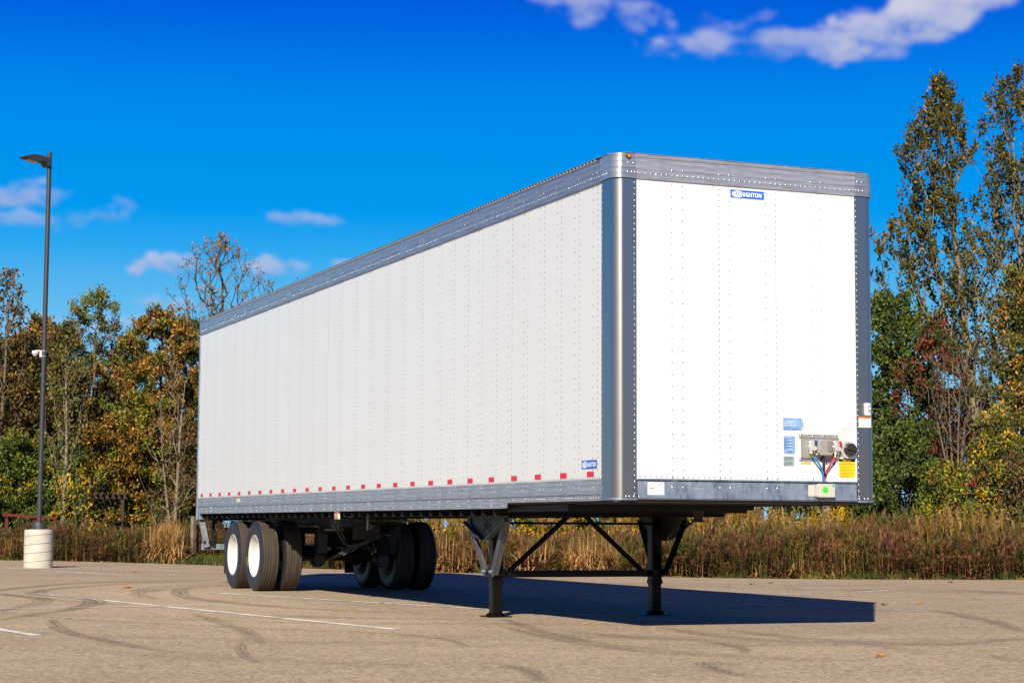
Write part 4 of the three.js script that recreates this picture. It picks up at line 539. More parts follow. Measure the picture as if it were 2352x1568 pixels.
// A tree grown towards points in its crown: h height, w crown width, t0 where the crown starts, shape(t) its outline, n branch tips, m leaves a tip, s leaf size, up how steeply limbs rise.
function tree(name, label, category, [x, , z], o) {
  const { h, w, t0 = 0.25, shape = (t) => Math.sin(Math.PI * clamp(t * 0.85 + 0.12, 0, 1)), n = 90, m = 60, s = 0.11, up = 0.6, pal = 'gold', bark = 'grey', lean = [0, 0], stems = 1, spread = 0.28, tip = 0.006, wind = 0, tall = 1, group, trunkR = 0, leafFrom = 0, flat = 0.85, lo = 0, skew = 0 } = o;
  const bl = Math.hypot(x - EYE.x, z - EYE.z), rx = -(z - EYE.z) / bl, rz = (x - EYE.x) / bl;      // to the right as seen from the lot
  const R = rng(seedNow += 37), nr = () => (R() + R() + R() - 1.5) / 0.87, T = thing(name, label, category, [x, -0.09, z], 0, group), nodes = [];
  const add = (p, parent) => { nodes.push({ p, parent, kids: 0, r2: 0 }); return nodes.length - 1; };
  const root = add(V3(0, 0, 0), -1);
  for (let k = 0; k < stems; k++) {
    const a = R() * 6.28, sp = stems > 1 ? w * 0.3 * (0.3 + R()) : 0, top = h * (stems > 1 ? 0.55 + R() * 0.35 : 0.86); let last = root, ph = R() * 9;
    const N = Math.ceil(top / 0.35);
    for (let i = 1; i <= N; i++) { const t = i / N; last = add(V3(lean[0] * rx * t * t + Math.cos(a) * sp * Math.pow(t, 1.2) + Math.sin(t * 5 + ph) * 0.05 * h / 7, t * top, lean[0] * rz * t * t + Math.sin(a) * sp * Math.pow(t, 1.2) + Math.cos(t * 4 + ph) * 0.05 * h / 7), last); }
  }
  const tg = []; for (let i = 0; i < n; i++) { const t = Math.pow(R(), tall), a = R() * 6.283, rr = Math.pow(R(), 0.6) * w * 0.58 * shape(t) * (0.82 + 0.36 * vnoise(Math.cos(a) * 2 + seedNow, t * 5 + Math.sin(a) * 2)), y = h * (t0 + (1 - t0) * t); const yt = y / h; const sk = lean[0] * yt * yt + skew * Math.sin(Math.PI * Math.min(1, t * 1.05)); tg.push(V3(sk * rx + Math.cos(a) * rr, y, sk * rz + Math.sin(a) * rr)); }
  tg.sort((a, b) => Math.hypot(a.x, a.z) + a.y * 0.3 - Math.hypot(b.x, b.z) - b.y * 0.3);
  const tips = [];
  for (const q of tg) {
    let best = 0, bc = 1e9;
    for (let i = 0; i < nodes.length; i++) { const p = nodes[i].p, dx = q.x - p.x, dy = q.y - p.y, dz = q.z - p.z, dh = Math.hypot(dx, dz), c = Math.sqrt(dh * dh + dy * dy) + Math.max(0, up * dh - dy) * 1.6 + (p.y < h * t0 * 0.7 ? 0.3 : 0); if (c < bc) { bc = c; best = i; } }
    const a = nodes[best].p.clone(), d = a.distanceTo(q), k = Math.max(1, Math.ceil(d / 0.33)), mid = a.clone().lerp(q, 0.5); mid.y -= d * 0.1 * (up > 0.5 ? 1 : 0.3); let last = best; const chain = [];
    for (let i = 1; i <= k; i++) { const t = i / k, p = a.clone().multiplyScalar((1 - t) ** 2).addScaledVector(mid, 2 * t * (1 - t)).addScaledVector(q, t * t); if (i < k) p.add(V3(nr() * 0.035, nr() * 0.035, nr() * 0.035)); last = add(p, last); chain.push(p); }
    nodes[last].r2 = tip ** 2.1; tips.push([q, chain.length > 1 ? chain[chain.length - 2] : a]);
  }
  for (let i = nodes.length - 1; i > 0; i--) { const d = nodes[i]; if (!d.r2) d.r2 = (tip * 0.7) ** 2.1; nodes[d.parent].r2 += d.r2; }
  const rad = (i) => Math.min(Math.pow(nodes[i].r2, 1 / 2.1), 0.3), segs = [];
  for (let i = 1; i < nodes.length; i++) { const d = nodes[i], pr = rad(d.parent); segs.push([nodes[d.parent].p, d.p, Math.min(pr, rad(i) * 1.35 + 0.002), rad(i)]); }
  if (trunkR) for (const sgm of segs) if (sgm[0].y < h * 0.5 && Math.hypot(sgm[0].x - lean[0] * rx * (sgm[0].y / h) ** 2, sgm[0].z - lean[0] * rz * (sgm[0].y / h) ** 2) < 0.3 && sgm[2] > 0.03) { const f = 1 + 0.0; sgm[2] = Math.max(sgm[2], trunkR * (1 - sgm[0].y / h)); sgm[3] = Math.max(sgm[3], trunkR * (1 - sgm[1].y / h)); }
  mesh('trunk', tubes(segs), barks[bark], T);
  if (m > 0) {
    const mats = [], cols = [], P = PAL[pal], P2 = o.pal2 ? PAL[o.pal2] : P, q = new THREE.Quaternion(), e = new THREE.Euler(), c = new THREE.Color();
    for (const [p, before] of tips) {
      if (p.y < leafFrom * h) continue;
      const dir = p.clone().sub(before).normalize(), cnt = Math.round(m * 1.85 * (0.5 + R())), tone = 0.75 + R() * 0.5, mine = R() < (o.mix ?? 0.35) ? P2 : P;
      for (let i = 0; i < cnt; i++) {
        const along = R() * 1.3 - 0.35, ps = p.clone().addScaledVector(dir, along * spread).add(V3(nr() * spread * flat * 0.62, nr() * spread * 0.5, nr() * spread * flat * 0.62)); if (ps.y < lo) continue;
        e.set((R() - 0.5) * 2.6, R() * 6.283, (R() - 0.5) * 2.6); q.setFromEuler(e); const sc = s * 1.02 * (0.55 + R() * 0.8);
        mats.push(new THREE.Matrix4().compose(ps, q, V3(sc, sc, sc))); const b = mine[Math.floor(R() * mine.length)], f = tone * (0.75 + R() * 0.5); cols.push(c.clone().setRGB(b[0] * f, b[1] * f, b[2] * f));
      }
    }
    const cr = instanced('crown', leafG, leafMat, mats, cols, T); cr.userData.kind = 'stuff';
  }
  return T;
}
const dx = (px) => Math.atan2((px - 1176) / 4452, 1) * 57.296 + 22.36;     // bearings measured off the print
const hy = (y, D) => (1203 - y) * D / 4452 + 0.92 + 0.09, ww = (px, D) => px * D / 4452;
const oval = (t) => Math.sin(Math.PI * clamp(t * 0.9 + 0.08, 0, 1)) ** 0.7, cone = (t) => 0.25 + 0.75 * Math.sin(Math.PI * clamp(t * 0.75 + 0.2, 0, 1)), bushy = (t) => Math.sqrt(clamp(1 - t * t * 0.92, 0, 1)), fan = (t) => 0.3 + 0.7 * t * (1.25 - 0.45 * t);
function T_(name, label, px, D, ytop, wpx, o, cat = 'tree') { return tree(name, label, cat, at(dx(px), D), { h: hy(ytop, D), w: ww(wpx, D), ...o }); }

// left side
T_('half_bare_tree', 'half bare brown tree cut by the left edge of the photo', 4, 60, 648, 110, { t0: 0.35, n: 170, m: 10, s: 0.12, pal: 'rust', pal2: 'brown', shape: cone, up: 0.9, spread: 0.22 });
T_('orange_tree', 'orange brown tree directly behind the lamp post', 88, 64, 748, 190, { t0: 0.25, n: 180, m: 50, pal: 'gold', pal2: 'olive', shape: oval, up: 0.4 });
T_('brown_tree', 'dark brown leafy tree left of the lamp post', 28, 62, 795, 190, { t0: 0.12, n: 190, m: 50, s: 0.11, pal: 'rust', pal2: 'olive', shape: bushy, up: 0.5, bark: 'brown' });
T_('willow_tree', 'tall grey green willow right of the lamp post', 218, 65, 684, 235, { t0: 0.22, n: 260, m: 42, s: 0.085, pal: 'sage', pal2: 'olive', shape: oval, up: 0.9, spread: 0.24, mix: 0.5 });
T_('golden_oak', 'golden leaved oak beside the rear of the trailer', 368, 63, 724, 260, { t0: 0.2, n: 260, m: 44, s: 0.12, pal: 'gold', pal2: 'olive', shape: oval, up: 0.3, bark: 'dark', spread: 0.25 });
T_('tall_sparse_tree', 'tall sparse tree with bare grey twigs over the trailer rear', 500, 70, 545, 310, { t0: 0.28, n: 720, m: 5, s: 0.088, pal: 'gold', pal2: 'gold', shape: oval, up: 1.1, spread: 0.16, tip: 0.006, leafFrom: 0.3, bark: 'brown' });
T_('bare_tree', 'bare dead treetop showing just above the trailer roof', 628, 70, 648, 110, { t0: 0.4, n: 60, m: 0, shape: fan, up: 0.9, tip: 0.01, bark: 'grey' });
T_('bare_tree', 'lone bare twig top right of the other over the roof', 690, 72, 632, 40, { t0: 0.6, n: 16, m: 1, s: 0.1, shape: fan, up: 0.9, tip: 0.01, bark: 'grey' });
T_('bare_tree', 'pale thin leafless birch just right of the lamp post', 150, 56, 800, 90, { t0: 0.3, n: 120, m: 3, s: 0.1, pal: 'olive', bark: 'pale', up: 1.2, tip: 0.006, trunkR: 0.06 });
T_('bare_tree', 'pale leafless sapling standing in front of the golden oak', 398, 54, 800, 120, { t0: 0.12, n: 150, m: 2, s: 0.08, pal: 'brown', bark: 'pale', up: 1.0, tip: 0.006, stems: 2, trunkR: 0.05 });
T_('brown_tree', 'olive brown tree between the lamp post and the willow', 140, 61, 768, 160, { t0: 0.1, n: 200, m: 46, pal: 'olive', pal2: 'rust', shape: oval, up: 0.7 });
T_('brown_tree', 'bronze tree between the willow and the golden oak', 288, 66, 790, 180, { t0: 0.05, n: 200, m: 44, pal: 'gold', pal2: 'olive', shape: bushy, up: 0.6, bark: 'dark' });
T_('brown_tree', 'brown tree touching the rear edge of the white trailer', 440, 66, 752, 170, { t0: 0.05, n: 220, m: 44, pal: 'olive', pal2: 'gold', shape: bushy, up: 0.6, bark: 'dark' });
T_('yellow_green_shrub', 'large yellow green shrub above the pergola', 335, 59, 915, 210, { t0: 0.06, n: 150, m: 52, s: 0.11, pal: 'greenyellow', pal2: 'gold', shape: bushy, up: 0.3, bark: 'dark', stems: 3 }, 'shrub');
T_('yellow_green_shrub', 'smaller yellow orange shrub left of the pergola roof', 262, 58, 975, 150, { t0: 0.06, n: 110, m: 50, s: 0.1, pal: 'gold', pal2: 'greenyellow', shape: bushy, up: 0.3, bark: 'dark', stems: 3 }, 'shrub');
T_('green_shrub', 'dark green shrub over the red bench', 36, 59, 1010, 170, { t0: 0.04, n: 120, m: 56, s: 0.1, pal: 'green', pal2: 'greenyellow', shape: bushy, up: 0.3, stems: 3, bark: 'dark' }, 'shrub');
T_('green_shrub', 'deep green shrub right of the lamp pole foot', 150, 59, 1030, 150, { t0: 0.04, n: 110, m: 56, s: 0.1, pal: 'darkgreen', pal2: 'green', shape: bushy, up: 0.3, stems: 3, bark: 'dark' }, 'shrub');
T_('brown_shrub', 'brown shrub filling the gap at the trailer rear corner', 432, 58, 985, 120, { t0: 0.05, n: 110, m: 42, s: 0.09, pal: 'brown', pal2: 'olive', shape: bushy, up: 0.4, stems: 3, bark: 'dark' }, 'shrub');
T_('brown_shrub', 'brown thicket behind the willow trunk', 205, 67, 930, 260, { t0: 0.04, n: 170, m: 44, s: 0.12, pal: 'brown', pal2: 'rust', shape: bushy, up: 0.4, stems: 4, bark: 'dark' }, 'shrub');
T_('brown_shrub', 'dark thicket at the far left behind the bench', 40, 68, 900, 260, { t0: 0.04, n: 170, m: 44, s: 0.12, pal: 'olive', pal2: 'brown', shape: bushy, up: 0.4, stems: 4, bark: 'dark' }, 'shrub');
T_('brown_shrub', 'dark thicket beneath the golden oak', 390, 68, 910, 240, { t0: 0.04, n: 170, m: 44, s: 0.12, pal: 'olive', pal2: 'gold', shape: bushy, up: 0.4, stems: 4, bark: 'dark' }, 'shrub');
T_('young_cottonwood', 'young cottonwood sprout with big pale leaves right of the concrete base', 172, 52.5, 1090, 120, { t0: 0.1, n: 60, m: 9, s: 0.12, pal: 'greenyellow', pal2: 'yellow', shape: fan, up: 1.0, bark: 'pale', stems: 4, spread: 0.25 }, 'shrub');
T_('red_twig_shrub', 'small bush of bare orange red twigs at the lot edge', 252, 50.2, 1222, 70, { t0: 0.2, n: 90, m: 0, shape: fan, up: 1.3, bark: 'twig', stems: 6, tip: 0.004 }, 'shrub');

T_('woodland_tree', 'bronze woodland tree closing the gap behind the lamp pole', 60, 74, 840, 240, { t0: 0.03, n: 190, m: 42, s: 0.14, pal: 'rust', pal2: 'olive', shape: bushy, up: 0.5, stems: 3, bark: 'dark' });
T_('woodland_tree', 'olive woodland tree closing the gap behind the willow', 190, 75, 850, 250, { t0: 0.03, n: 190, m: 42, s: 0.14, pal: 'olive', pal2: 'rust', shape: bushy, up: 0.5, stems: 3, bark: 'dark' });
T_('woodland_tree', 'brown woodland tree closing the gap behind the golden oak', 340, 75, 835, 280, { t0: 0.03, n: 200, m: 42, s: 0.14, pal: 'gold', pal2: 'brown', shape: bushy, up: 0.5, stems: 3, bark: 'dark' });

// beyond the frame on both sides the belt of trees goes on
T_('woodland_tree', 'bronze woodland tree just outside the left edge', -110, 61, 770, 230, { t0: 0.05, n: 180, m: 44, s: 0.13, pal: 'rust', pal2: 'olive', shape: bushy, up: 0.5, stems: 3, bark: 'dark' });
T_('woodland_tree', 'olive woodland tree second beyond the left edge', -290, 63, 800, 250, { t0: 0.05, n: 180, m: 44, s: 0.13, pal: 'olive', pal2: 'gold', shape: bushy, up: 0.5, stems: 3, bark: 'dark' });
T_('woodland_tree', 'golden woodland tree third beyond the left edge', -480, 65, 790, 260, { t0: 0.05, n: 180, m: 44, s: 0.13, pal: 'gold', pal2: 'brown', shape: bushy, up: 0.5, stems: 3, bark: 'dark' });
T_('woodland_tree', 'olive woodland tree just outside the right edge', 2490, 47, 720, 210, { t0: 0.05, n: 170, m: 44, s: 0.12, pal: 'olive', pal2: 'darkgreen', shape: bushy, up: 0.5, stems: 3, bark: 'dark' });
T_('woodland_tree', 'brown woodland tree second beyond the right edge', 2660, 49, 760, 230, { t0: 0.05, n: 170, m: 44, s: 0.12, pal: 'brown', pal2: 'gold', shape: bushy, up: 0.5, stems: 3, bark: 'dark' });

// seen under and behind the trailer
for (const [label, px, D, y, w, pal, pal2] of [
  ['yellow orange shrub seen under the floor left of the near landing leg', 1010, 50, 1120, 150, 'yellow', 'gold'], ['yellow shrub seen just right of the near landing leg', 1215, 46, 1130, 110, 'yellow', 'greenyellow'], ['orange yellow shrub seen between the diagonal braces', 1310, 47, 1125, 90, 'yellow', 'gold'], ['dark green shrub seen right of the brace apex', 1400, 48, 1120, 110, 'darkgreen', 'green'], ['bright yellow shrub seen left of the far landing leg', 1470, 46, 1130, 90, 'yellow', 'yellow'],
  ['yellow green shrub seen just right of the far landing leg', 1600, 45, 1130, 90, 'greenyellow', 'yellow'], ['red leaved shrub seen under the trailer nose', 1690, 46, 1125, 110, 'red', 'brown'], ['yellow green shrub under the grey junction box', 1835, 45, 1110, 130, 'greenyellow', 'yellow'], ['orange shrub under the right front corner of the trailer', 1915, 45.5, 1110, 110, 'yellow', 'gold'], ['green shrub just right of the trailer front corner', 1990, 45, 1090, 120, 'green', 'greenyellow'],
  ['brown shrub seen through the wheels near the axle', 780, 56, 1110, 200, 'brown', 'yellow'], ['olive shrub seen between the rear guard and the wheels', 560, 60, 1100, 200, 'olive', 'brown'],
]) T_(pal === 'darkgreen' || pal === 'green' ? 'green_shrub' : pal === 'red' ? 'red_shrub' : pal === 'brown' || pal === 'olive' ? 'brown_shrub' : 'yellow_shrub', label, px, D, y, w, { t0: 0.05, n: 70, m: 44, s: 0.095, pal, pal2, shape: bushy, up: 0.4, stems: 3, bark: 'dark' }, 'shrub');
T_('bare_tree', 'bare grey trunk seen below the trailer nose', 1745, 46.5, 980, 90, { t0: 0.15, n: 70, m: 0, shape: fan, up: 0.8, bark: 'grey', tip: 0.008, trunkR: 0.13 });
for (const [px, D, y, label] of [[900, 62, 1000, 'dark woodland tree hidden behind the trailer middle'], [1250, 56, 1000, 'dark woodland tree behind the landing gear'], [1560, 54, 990, 'dark woodland tree behind the trailer nose']]) T_('woodland_tree', label, px, D, y, 330, { t0: 0.02, n: 150, m: 34, s: 0.15, pal: 'olive', pal2: 'brown', shape: bushy, up: 0.4, stems: 4, bark: 'dark' });

// right side
T_('green_tree', 'dense dark green tree right of the trailer', 2040, 49, 688, 200, { t0: 0.03, n: 260, m: 64, s: 0.1, pal: 'darkgreen', pal2: 'green', shape: (t) => 0.9 * bushy(t) + 0.1, up: 0.4, bark: 'dark' });
T_('red_leaved_tree', 'tree with dull red leaves between dark green tree and poplar', 2150, 48, 745, 150, { t0: 0.3, n: 200, m: 22, s: 0.085, pal: 'red', pal2: 'darkgreen', shape: oval, up: 0.7, bark: 'dark', spread: 0.2 });
T_('bare_tree', 'bare grey many stemmed tree in front of the poplar trunk', 2205, 46.5, 790, 170, { t0: 0.25, n: 230, m: 1, s: 0.08, pal: 'brown', shape: fan, up: 1.6, bark: 'grey', stems: 6, tip: 0.006 });
{
  T_('poplar_tree', 'tall leaning poplar with upswept branches right of the trailer', 2262, 50, 192, 345, { t0: 0.34, n: 500, m: 19, s: 0.098, pal: 'poplar', pal2: 'poplar', shape: (t) => Math.min(1, 0.7 + t) * Math.pow(clamp(1.02 - t, 0, 1), 0.7) * (1 + 0.34 * Math.sin(t * 17)), up: 1.6, spread: 0.24, bark: 'pale', lean: [-0.95, 0], skew: -0.75, flat: 0.5, trunkR: 0.17 });
  T_('poplar_tree', 'second tall poplar cut by the right edge of the photo', 2376, 52, 180, 320, { t0: 0.36, n: 440, m: 18, s: 0.098, pal: 'poplar', pal2: 'poplar', shape: (t) => Math.min(1, 0.7 + t) * Math.pow(clamp(1.04 - t, 0, 1), 0.55) * (1 + 0.3 * Math.sin(t * 14 + 2)), up: 1.6, spread: 0.24, bark: 'pale', lean: [-0.25, 0], skew: -0.3, flat: 0.5, trunkR: 0.15 });
}
T_('olive_tree', 'dense olive green tree at the right edge below the poplars', 2352, 46, 640, 130, { t0: 0.05, n: 220, m: 56, s: 0.09, pal: 'olive', pal2: 'gold', shape: bushy, up: 0.5, bark: 'dark' });
T_('yellow_olive_shrub', 'yellow olive shrub at right below the poplar trunk', 2290, 44, 960, 150, { t0: 0.04, n: 130, m: 44, s: 0.085, pal: 'olive', pal2: 'yellow', shape: bushy, up: 0.5, stems: 4, bark: 'dark' }, 'shrub');
T_('yellow_olive_shrub', 'low yellow green shrub with red leaves under the bare stems', 2185, 43, 1075, 130, { t0: 0.04, n: 110, m: 40, s: 0.08, pal: 'greenyellow', pal2: 'red', shape: bushy, up: 0.5, stems: 4, bark: 'dark', mix: 0.25 }, 'shrub');
T_('green_shrub', 'dark green shrub at the foot of the dense green tree', 2075, 44, 985, 190, { t0: 0.03, n: 150, m: 56, s: 0.09, pal: 'darkgreen', pal2: 'green', shape: bushy, up: 0.4, stems: 4, bark: 'dark' }, 'shrub');
T_('brown_shrub', 'brown olive thicket behind the bare many stemmed tree', 2220, 56, 900, 220, { t0: 0.04, n: 150, m: 34, s: 0.11, pal: 'brown', pal2: 'olive', shape: bushy, up: 0.5, stems: 4, bark: 'dark' }, 'shrub');
T_('brown_shrub', 'low brown thicket at the right edge of the weeds', 2345, 43.5, 1060, 100, { t0: 0.04, n: 90, m: 40, s: 0.08, pal: 'brown', pal2: 'olive', shape: bushy, up: 0.5, stems: 4, bark: 'dark' }, 'shrub');
T_('sapling', 'thin sapling with yellow leaves left of the poplar trunk', 2150, 54, 880, 90, { t0: 0.2, n: 90, m: 14, s: 0.09, pal: 'olive', pal2: 'yellow', up: 1.2, bark: 'grey' });

// ------------------------------------------------------------------ weeds and grass along the lot edge
const edgeAt = (b) => { const t = [[4, 54], [7.48, 51.0], [11.6, 48.0], [15.1, 43.3], [20.3, 38.8], [24.3, 37], [28, 35.8], [32.2, 35.7], [37, 36.6], [41, 38]]; let i = 0; while (i < t.length - 2 && b > t[i + 1][0]) i++; return lerp(t[i][1], t[i + 1][1], (b - t[i][0]) / (t[i + 1][0] - t[i][0])); };
function blades(list) {   // flat strips: [x0,y0,z0, dirx,dirz, len, width, droop, segments]
  const P = [], tri = (a, b, c) => P.push(...a, ...b, ...c);
  for (const [x, y, z, a, tilt, len, w, droop, seg] of list) {
    const ca = Math.cos(a), sa = Math.sin(a); let pr = null, px = x, py = y, pz = z, th = tilt;
    for (let i = 0; i <= seg; i++) { const t = i / seg, hw = w / 2 * (i === seg ? 0.08 : 1 - t * 0.5), L = [px - sa * hw, py, pz + ca * hw], Rr = [px + sa * hw, py, pz - ca * hw]; if (pr) { tri(pr[0], pr[1], L); tri(pr[1], Rr, L); } pr = [L, Rr]; px += Math.sin(th) * ca * len / seg; pz += Math.sin(th) * sa * len / seg; py += Math.cos(th) * len / seg; th += droop / seg; }
  }
  const g = new THREE.BufferGeometry(); g.setAttribute('position', new THREE.Float32BufferAttribute(P, 3)); g.computeVertexNormals(); return g;
}
const weedG = [0, 1, 2].map((v) => { const R = rng(900 + v), L = []; for (let k = 0; k < 6; k++) { const a = R() * 6.28, x = (R() - 0.5) * 0.3, z = (R() - 0.5) * 0.3, tl = R() * 0.16, h = 0.7 + R() * 0.3; L.push([x, 0, z, a, tl, h, 0.012, 0.1, 3]); for (let i = 0; i < 26; i++) { const t = 0.12 + R() * 0.86, yy = h * t; L.push([x + Math.cos(a) * Math.sin(tl) * yy, yy, z + Math.sin(a) * Math.sin(tl) * yy, R() * 6.28, 0.6 + R() * 1.2, 0.05 + R() * 0.07, 0.014 + R() * 0.012, 0.8, 1]); } for (let i = 0; i < 9; i++) L.push([x + Math.cos(a) * Math.sin(tl) * h, h * (0.86 + R() * 0.14), z + Math.sin(a) * Math.sin(tl) * h, R() * 6.28, 0.3 + R() * 0.9, 0.06 + R() * 0.08, 0.014, 1.0, 1]); } return blades(L); });
const reedG = [0, 1].map((v) => { const R = rng(940 + v), L = []; for (let k = 0; k < 16; k++) L.push([(R() - 0.5) * 0.4, R() * 0.4, (R() - 0.5) * 0.4, R() * 6.28, 0.1 + R() * 0.5, 0.35 + R() * 0.5, 0.022 + R() * 0.016, 1.2 + R() * 1.6, 4]); for (let k = 0; k < 8; k++) L.push([(R() - 0.5) * 0.3, 0, (R() - 0.5) * 0.3, R() * 6.28, R() * 0.15, 0.8 + R() * 0.35, 0.012, 0.2, 3]); return blades(L); });
const grassG = (() => { const R = rng(960), L = []; for (let k = 0; k < 26; k++) L.push([(R() - 0.5) * 0.3, 0, (R() - 0.5) * 0.3, R() * 6.28, 0.1 + R() * 0.6, 0.12 + R() * 0.16, 0.012, 0.9, 2]); return blades(L); })();
const plumeG = (() => { const R = rng(970), L = []; L.push([0, 0, 0, 0.3, 0.06, 1.0, 0.014, 0.25, 4]); for (let i = 0; i < 120; i++) { const t = R(), a = R() * 6.28, y = 0.74 + t * 0.3; L.push([0.07 + 0.1 * t, y, 0.02, a, 0.5 + R() * 0.8, (0.16 - 0.12 * t) * (0.5 + R() * 0.6), 0.018, 1.2, 1]); } for (let i = 0; i < 20; i++) L.push([0.03, 0.2 + R() * 0.5, 0, R() * 6.28, 0.7 + R(), 0.1, 0.018, 0.7, 1]); return blades(L); })();
{
  const R = rng(4242), dm = (x, z, y, h, w = 1) => new THREE.Matrix4().compose(V3(x, y, z), new THREE.Quaternion().setFromAxisAngle(UP, R() * 6.283), V3(w, h, w));
  const cc = (list, f = 1) => { const b = list[Math.floor(R() * list.length)], g = f * (0.7 + R() * 0.6); return new THREE.Color().setRGB(b[0] * g, b[1] * g, b[2] * g); };
  const BR = [[120, 78, 52], [136, 92, 60], [98, 64, 46], [112, 86, 46], [142, 104, 60], [108, 68, 52], [92, 84, 40]].map((c) => s2l(...c)), OL = [[96, 92, 36], [112, 100, 42], [78, 82, 30], [118, 92, 44], [100, 70, 36]].map((c) => s2l(...c)), TAN = [[172, 132, 76], [146, 108, 58], [190, 150, 92], [124, 90, 46], [112, 84, 40]].map((c) => s2l(...c)), GR = [[66, 82, 24], [84, 94, 30], [52, 66, 20], [110, 100, 42]].map((c) => s2l(...c)), PL = [[170, 136, 78], [150, 124, 52], [182, 150, 100], [160, 132, 30]].map((c) => s2l(...c));
  const wm = std(1, 0.85, 0, { side: THREE.DoubleSide }); const sets = weedG.map(() => [[], []]), reeds = reedG.map(() => [[], []]), grass = [[], []], plumes = [[], []];
  for (let i = 0; i < 11500; i++) {
    const b = -1 + R() * 46, e = edgeAt(b), dd = Math.pow(R(), 0.8) * 7.5, D = e + 0.25 + dd, [x, , z] = at(b, D), n = fbm(b * 1.3, D * 0.5, 3), left = b < 14.5; if (b > 12.72 && b < 16.3 && dd < 4.3) continue;
    const clump = fbm(b * 0.9 + 3, D * 0.35, 2), h = (0.4 + 0.42 * n + 0.36 * clump) * (left ? 0.92 : b < 27 ? 0.8 : 1.0) * Math.min(1, 0.62 + dd * 0.4) * (1 + 0.04 * dd), green = fbm(b * 2 + 40, D * 0.8, 3);
    const k = i % 3; sets[k][0].push(dm(x, z, -0.09, h * (0.8 + R() * 0.4), 0.9 + R() * 0.5)); sets[k][1].push(cc(green > 0.56 ? OL : left ? (R() < 0.55 ? OL : BR) : R() < 0.8 ? BR : OL));
  }
  const reedSpots = [[12.3, 0.6, 0.36, 1.0], [12.5, 0.3, 0.2, 0.8], [24.8, 1.0, 0.34, 0.72], [25.9, 0.8, 0.2, 0.6], [20.2, 0.5, 0.18, 0.7], [21.0, 0.6, 0.1, 0.6], [7.8, 0.7, 0.14, 0.6], [33, 5, 0.1, 0.5], [23.0, 0.8, 0.14, 0.7]];
  for (const [b0, wb, dens, hh] of reedSpots) for (let i = 0; i < 260 * dens; i++) { const b = b0 + (R() + R() - 1) * wb, D = edgeAt(b) + 0.15 + R() * 3, [x, , z] = at(b, D), k = i % 2; if (b > 12.7 && b < 16.3) continue; reeds[k][0].push(dm(x, z, -0.09, hh * (0.7 + R() * 0.5), 1)); reeds[k][1].push(cc(TAN)); }
  for (let i = 0; i < 5200; i++) { const b = 5.5 + R() * 35, left = b > 12.6 && b < 16.5, D = edgeAt(b) - 0.02 + Math.pow(R(), left ? 1 : 2) * (left ? 4.2 : 1.6), [x, , z] = at(b, D); if (!left && (R() < 0.84 || fbm(b * 2.5, 7, 3) < 0.55)) continue; grass[0].push(dm(x, z, -0.05, (left ? 1.2 : 0.6 + R() * 0.5), 1)); grass[1].push(cc(GR)); }
  for (let i = 0; i < 420; i++) { const b = 18 + R() * 23, D = edgeAt(b) + 2.5 + R() * 5, [x, , z] = at(b, D); if (fbm(b * 1.1, 3, 3) < 0.42) continue; plumes[0].push(dm(x, z, -0.09, 1.05 + R() * 0.4, 1)); plumes[1].push(cc(PL)); }
  sets.forEach(([a, c], k) => tag(instanced('dry_weeds', weedG[k], wm, a, c), 'dense brown dry weeds filling the strip along the lot edge', 'weeds', 'weeds along the lot edge', 'stuff'));
  reeds.forEach(([a, c], k) => tag(instanced('dry_reeds', reedG[k], wm, a, c), 'tan curled dry reeds standing in clumps among the weeds', 'reeds', 'reeds along the lot edge', 'stuff'));
  tag(instanced('green_grass', grassG, wm, ...grass), 'short green grass fringing the asphalt edge', 'grass', null, 'stuff');
  tag(instanced('goldenrod', plumeG, wm, ...plumes), 'goldenrod with feathery tan plumes rising above the weeds', 'goldenrod', null, 'stuff');
  const lm = [], lc = []; for (let i = 0; i < 900; i++) { const b = 5 + R() * 36, D = edgeAt(b) - 0.35 * R() * R() + 0.12, [x, , z] = at(b, D), s = 0.05 + R() * 0.06; lm.push(new THREE.Matrix4().compose(V3(x, 0.004 + 0.01 * R(), z), new THREE.Quaternion().setFromEuler(new THREE.Euler(-1.57 + (R() - 0.5) * 0.7, 0, R() * 6.28)), V3(s, s, s))); lc.push(cc([...TAN, ...PAL.gold, ...BR])); }
  tag(instanced('leaf_litter', leafG, leafMat, lm, lc), 'dry leaf litter blown along the edge of the asphalt', 'leaf litter', null, 'stuff');
  // added wood behind the viewer, out of sight, for the polished corner posts to mirror
  const fm = [], fc = []; for (let i = 0; i < 14000; i++) { const a = (70 + R() * 220) / 57.3, D = 75 + R() * 25, x = EYE.x + Math.sin(a) * D, z = EYE.z - Math.cos(a) * D, hh = 5 + 4.5 * fbm(a * 9, 1, 4), q = new THREE.Quaternion().setFromEuler(new THREE.Euler(R() * 6, R() * 6, R() * 6)), s = 1.2 + R() * 1.2; fm.push(new THREE.Matrix4().compose(V3(x, Math.pow(R(), 0.8) * hh, z), q, V3(s, s, s))); fc.push(cc([...PAL.olive, ...PAL.rust], 0.8)); }
  tag(instanced('added_wood', leafG, leafMat, fm, fc), 'unseen autumn wood added behind the viewer for the corner posts to mirror', 'wood', null, 'stuff');
}
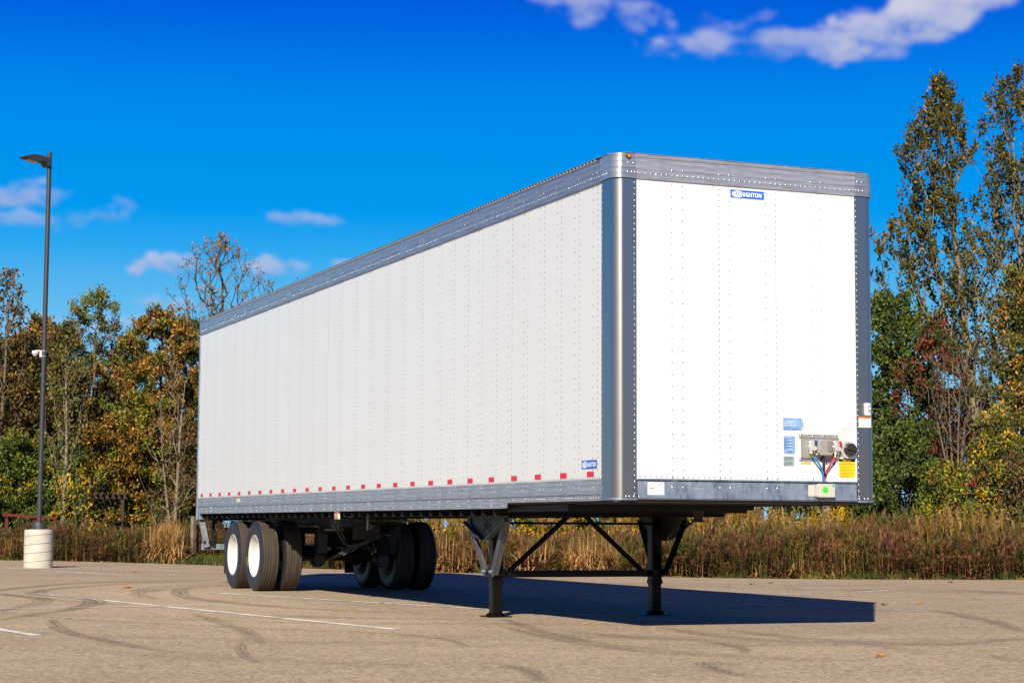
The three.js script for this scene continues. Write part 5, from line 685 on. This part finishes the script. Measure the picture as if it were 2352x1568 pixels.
// ------------------------------------------------------------------ fallen leaves on the asphalt
{
  const R = rng(31), big = (() => { const s = new THREE.Shape(); const n = 22; for (let i = 0; i <= n; i++) { const a = i / n * 6.2832, r = 0.5 + 0.22 * Math.cos(a * 5) + 0.06 * Math.cos(a * 11); i ? s.lineTo(Math.cos(a) * r, Math.sin(a) * r) : s.moveTo(r, 0); } const g = new THREE.ExtrudeGeometry(s, { depth: 0.02, bevelEnabled: false }); g.rotateX(-Math.PI / 2); const p = g.attributes.position; for (let i = 0; i < p.count; i++) { const x = p.getX(i), z = p.getZ(i); p.setY(i, p.getY(i) + 0.34 * x * x + 0.2 * Math.abs(z) ** 1.5 + 0.05 * Math.sin(7 * x + 3 * z)); } g.computeVertexNormals(); return uvm(plain(g)); })();
  const yl = std(s2l(196, 132, 20), 0.7), br = std(s2l(104, 66, 30), 0.8), or = std(s2l(206, 120, 50), 0.7);
  for (const [x, z, s, m, label] of [[-0.61, 2.93, 0.085, yl, 'yellow brown leaf on the asphalt nearest the viewer at right'], [4.63, -5.0, 0.09, br, 'curled brown leaf just right of the shadow end'], [5.28, -5.23, 0.08, yl, 'yellow leaf second right of the shadow end'], [7.17, -12.69, 0.1, br, 'dark brown leaf near the far lot edge behind the trailer nose'], [7.84, -13.27, 0.1, br, 'brown leaf right beside another by the far lot edge'], [11.14, -12.93, 0.1, br, 'dark leaf at far right near the weeds'], [5.87, -10.65, 0.07, or, 'small orange leaf on the far side of the trailer shadow'], [6.95, -6.42, 0.06, or, 'tiny orange leaf on the right white line'], [-2.75, -13.33, 0.13, or, 'orange leaf on the asphalt left of the rear wheels'], [3.29, -22.8, 0.1, yl, 'yellow leaf seen under the axle near the lot edge'], [4.52, -17.98, 0.1, or, 'orange leaf seen under the trailer by the weeds'], [-0.84, -22.29, 0.1, or, 'faint orange leaf right of the concrete base']]) {
    const l = mesh('fallen_leaf', big, m); l.position.set(x, 0.012, z); l.scale.setScalar(s); l.rotation.y = R() * 6; tag(l, label, 'leaf', 'leaves fallen on the asphalt');
  }
}
renderer.render(scene, camera);
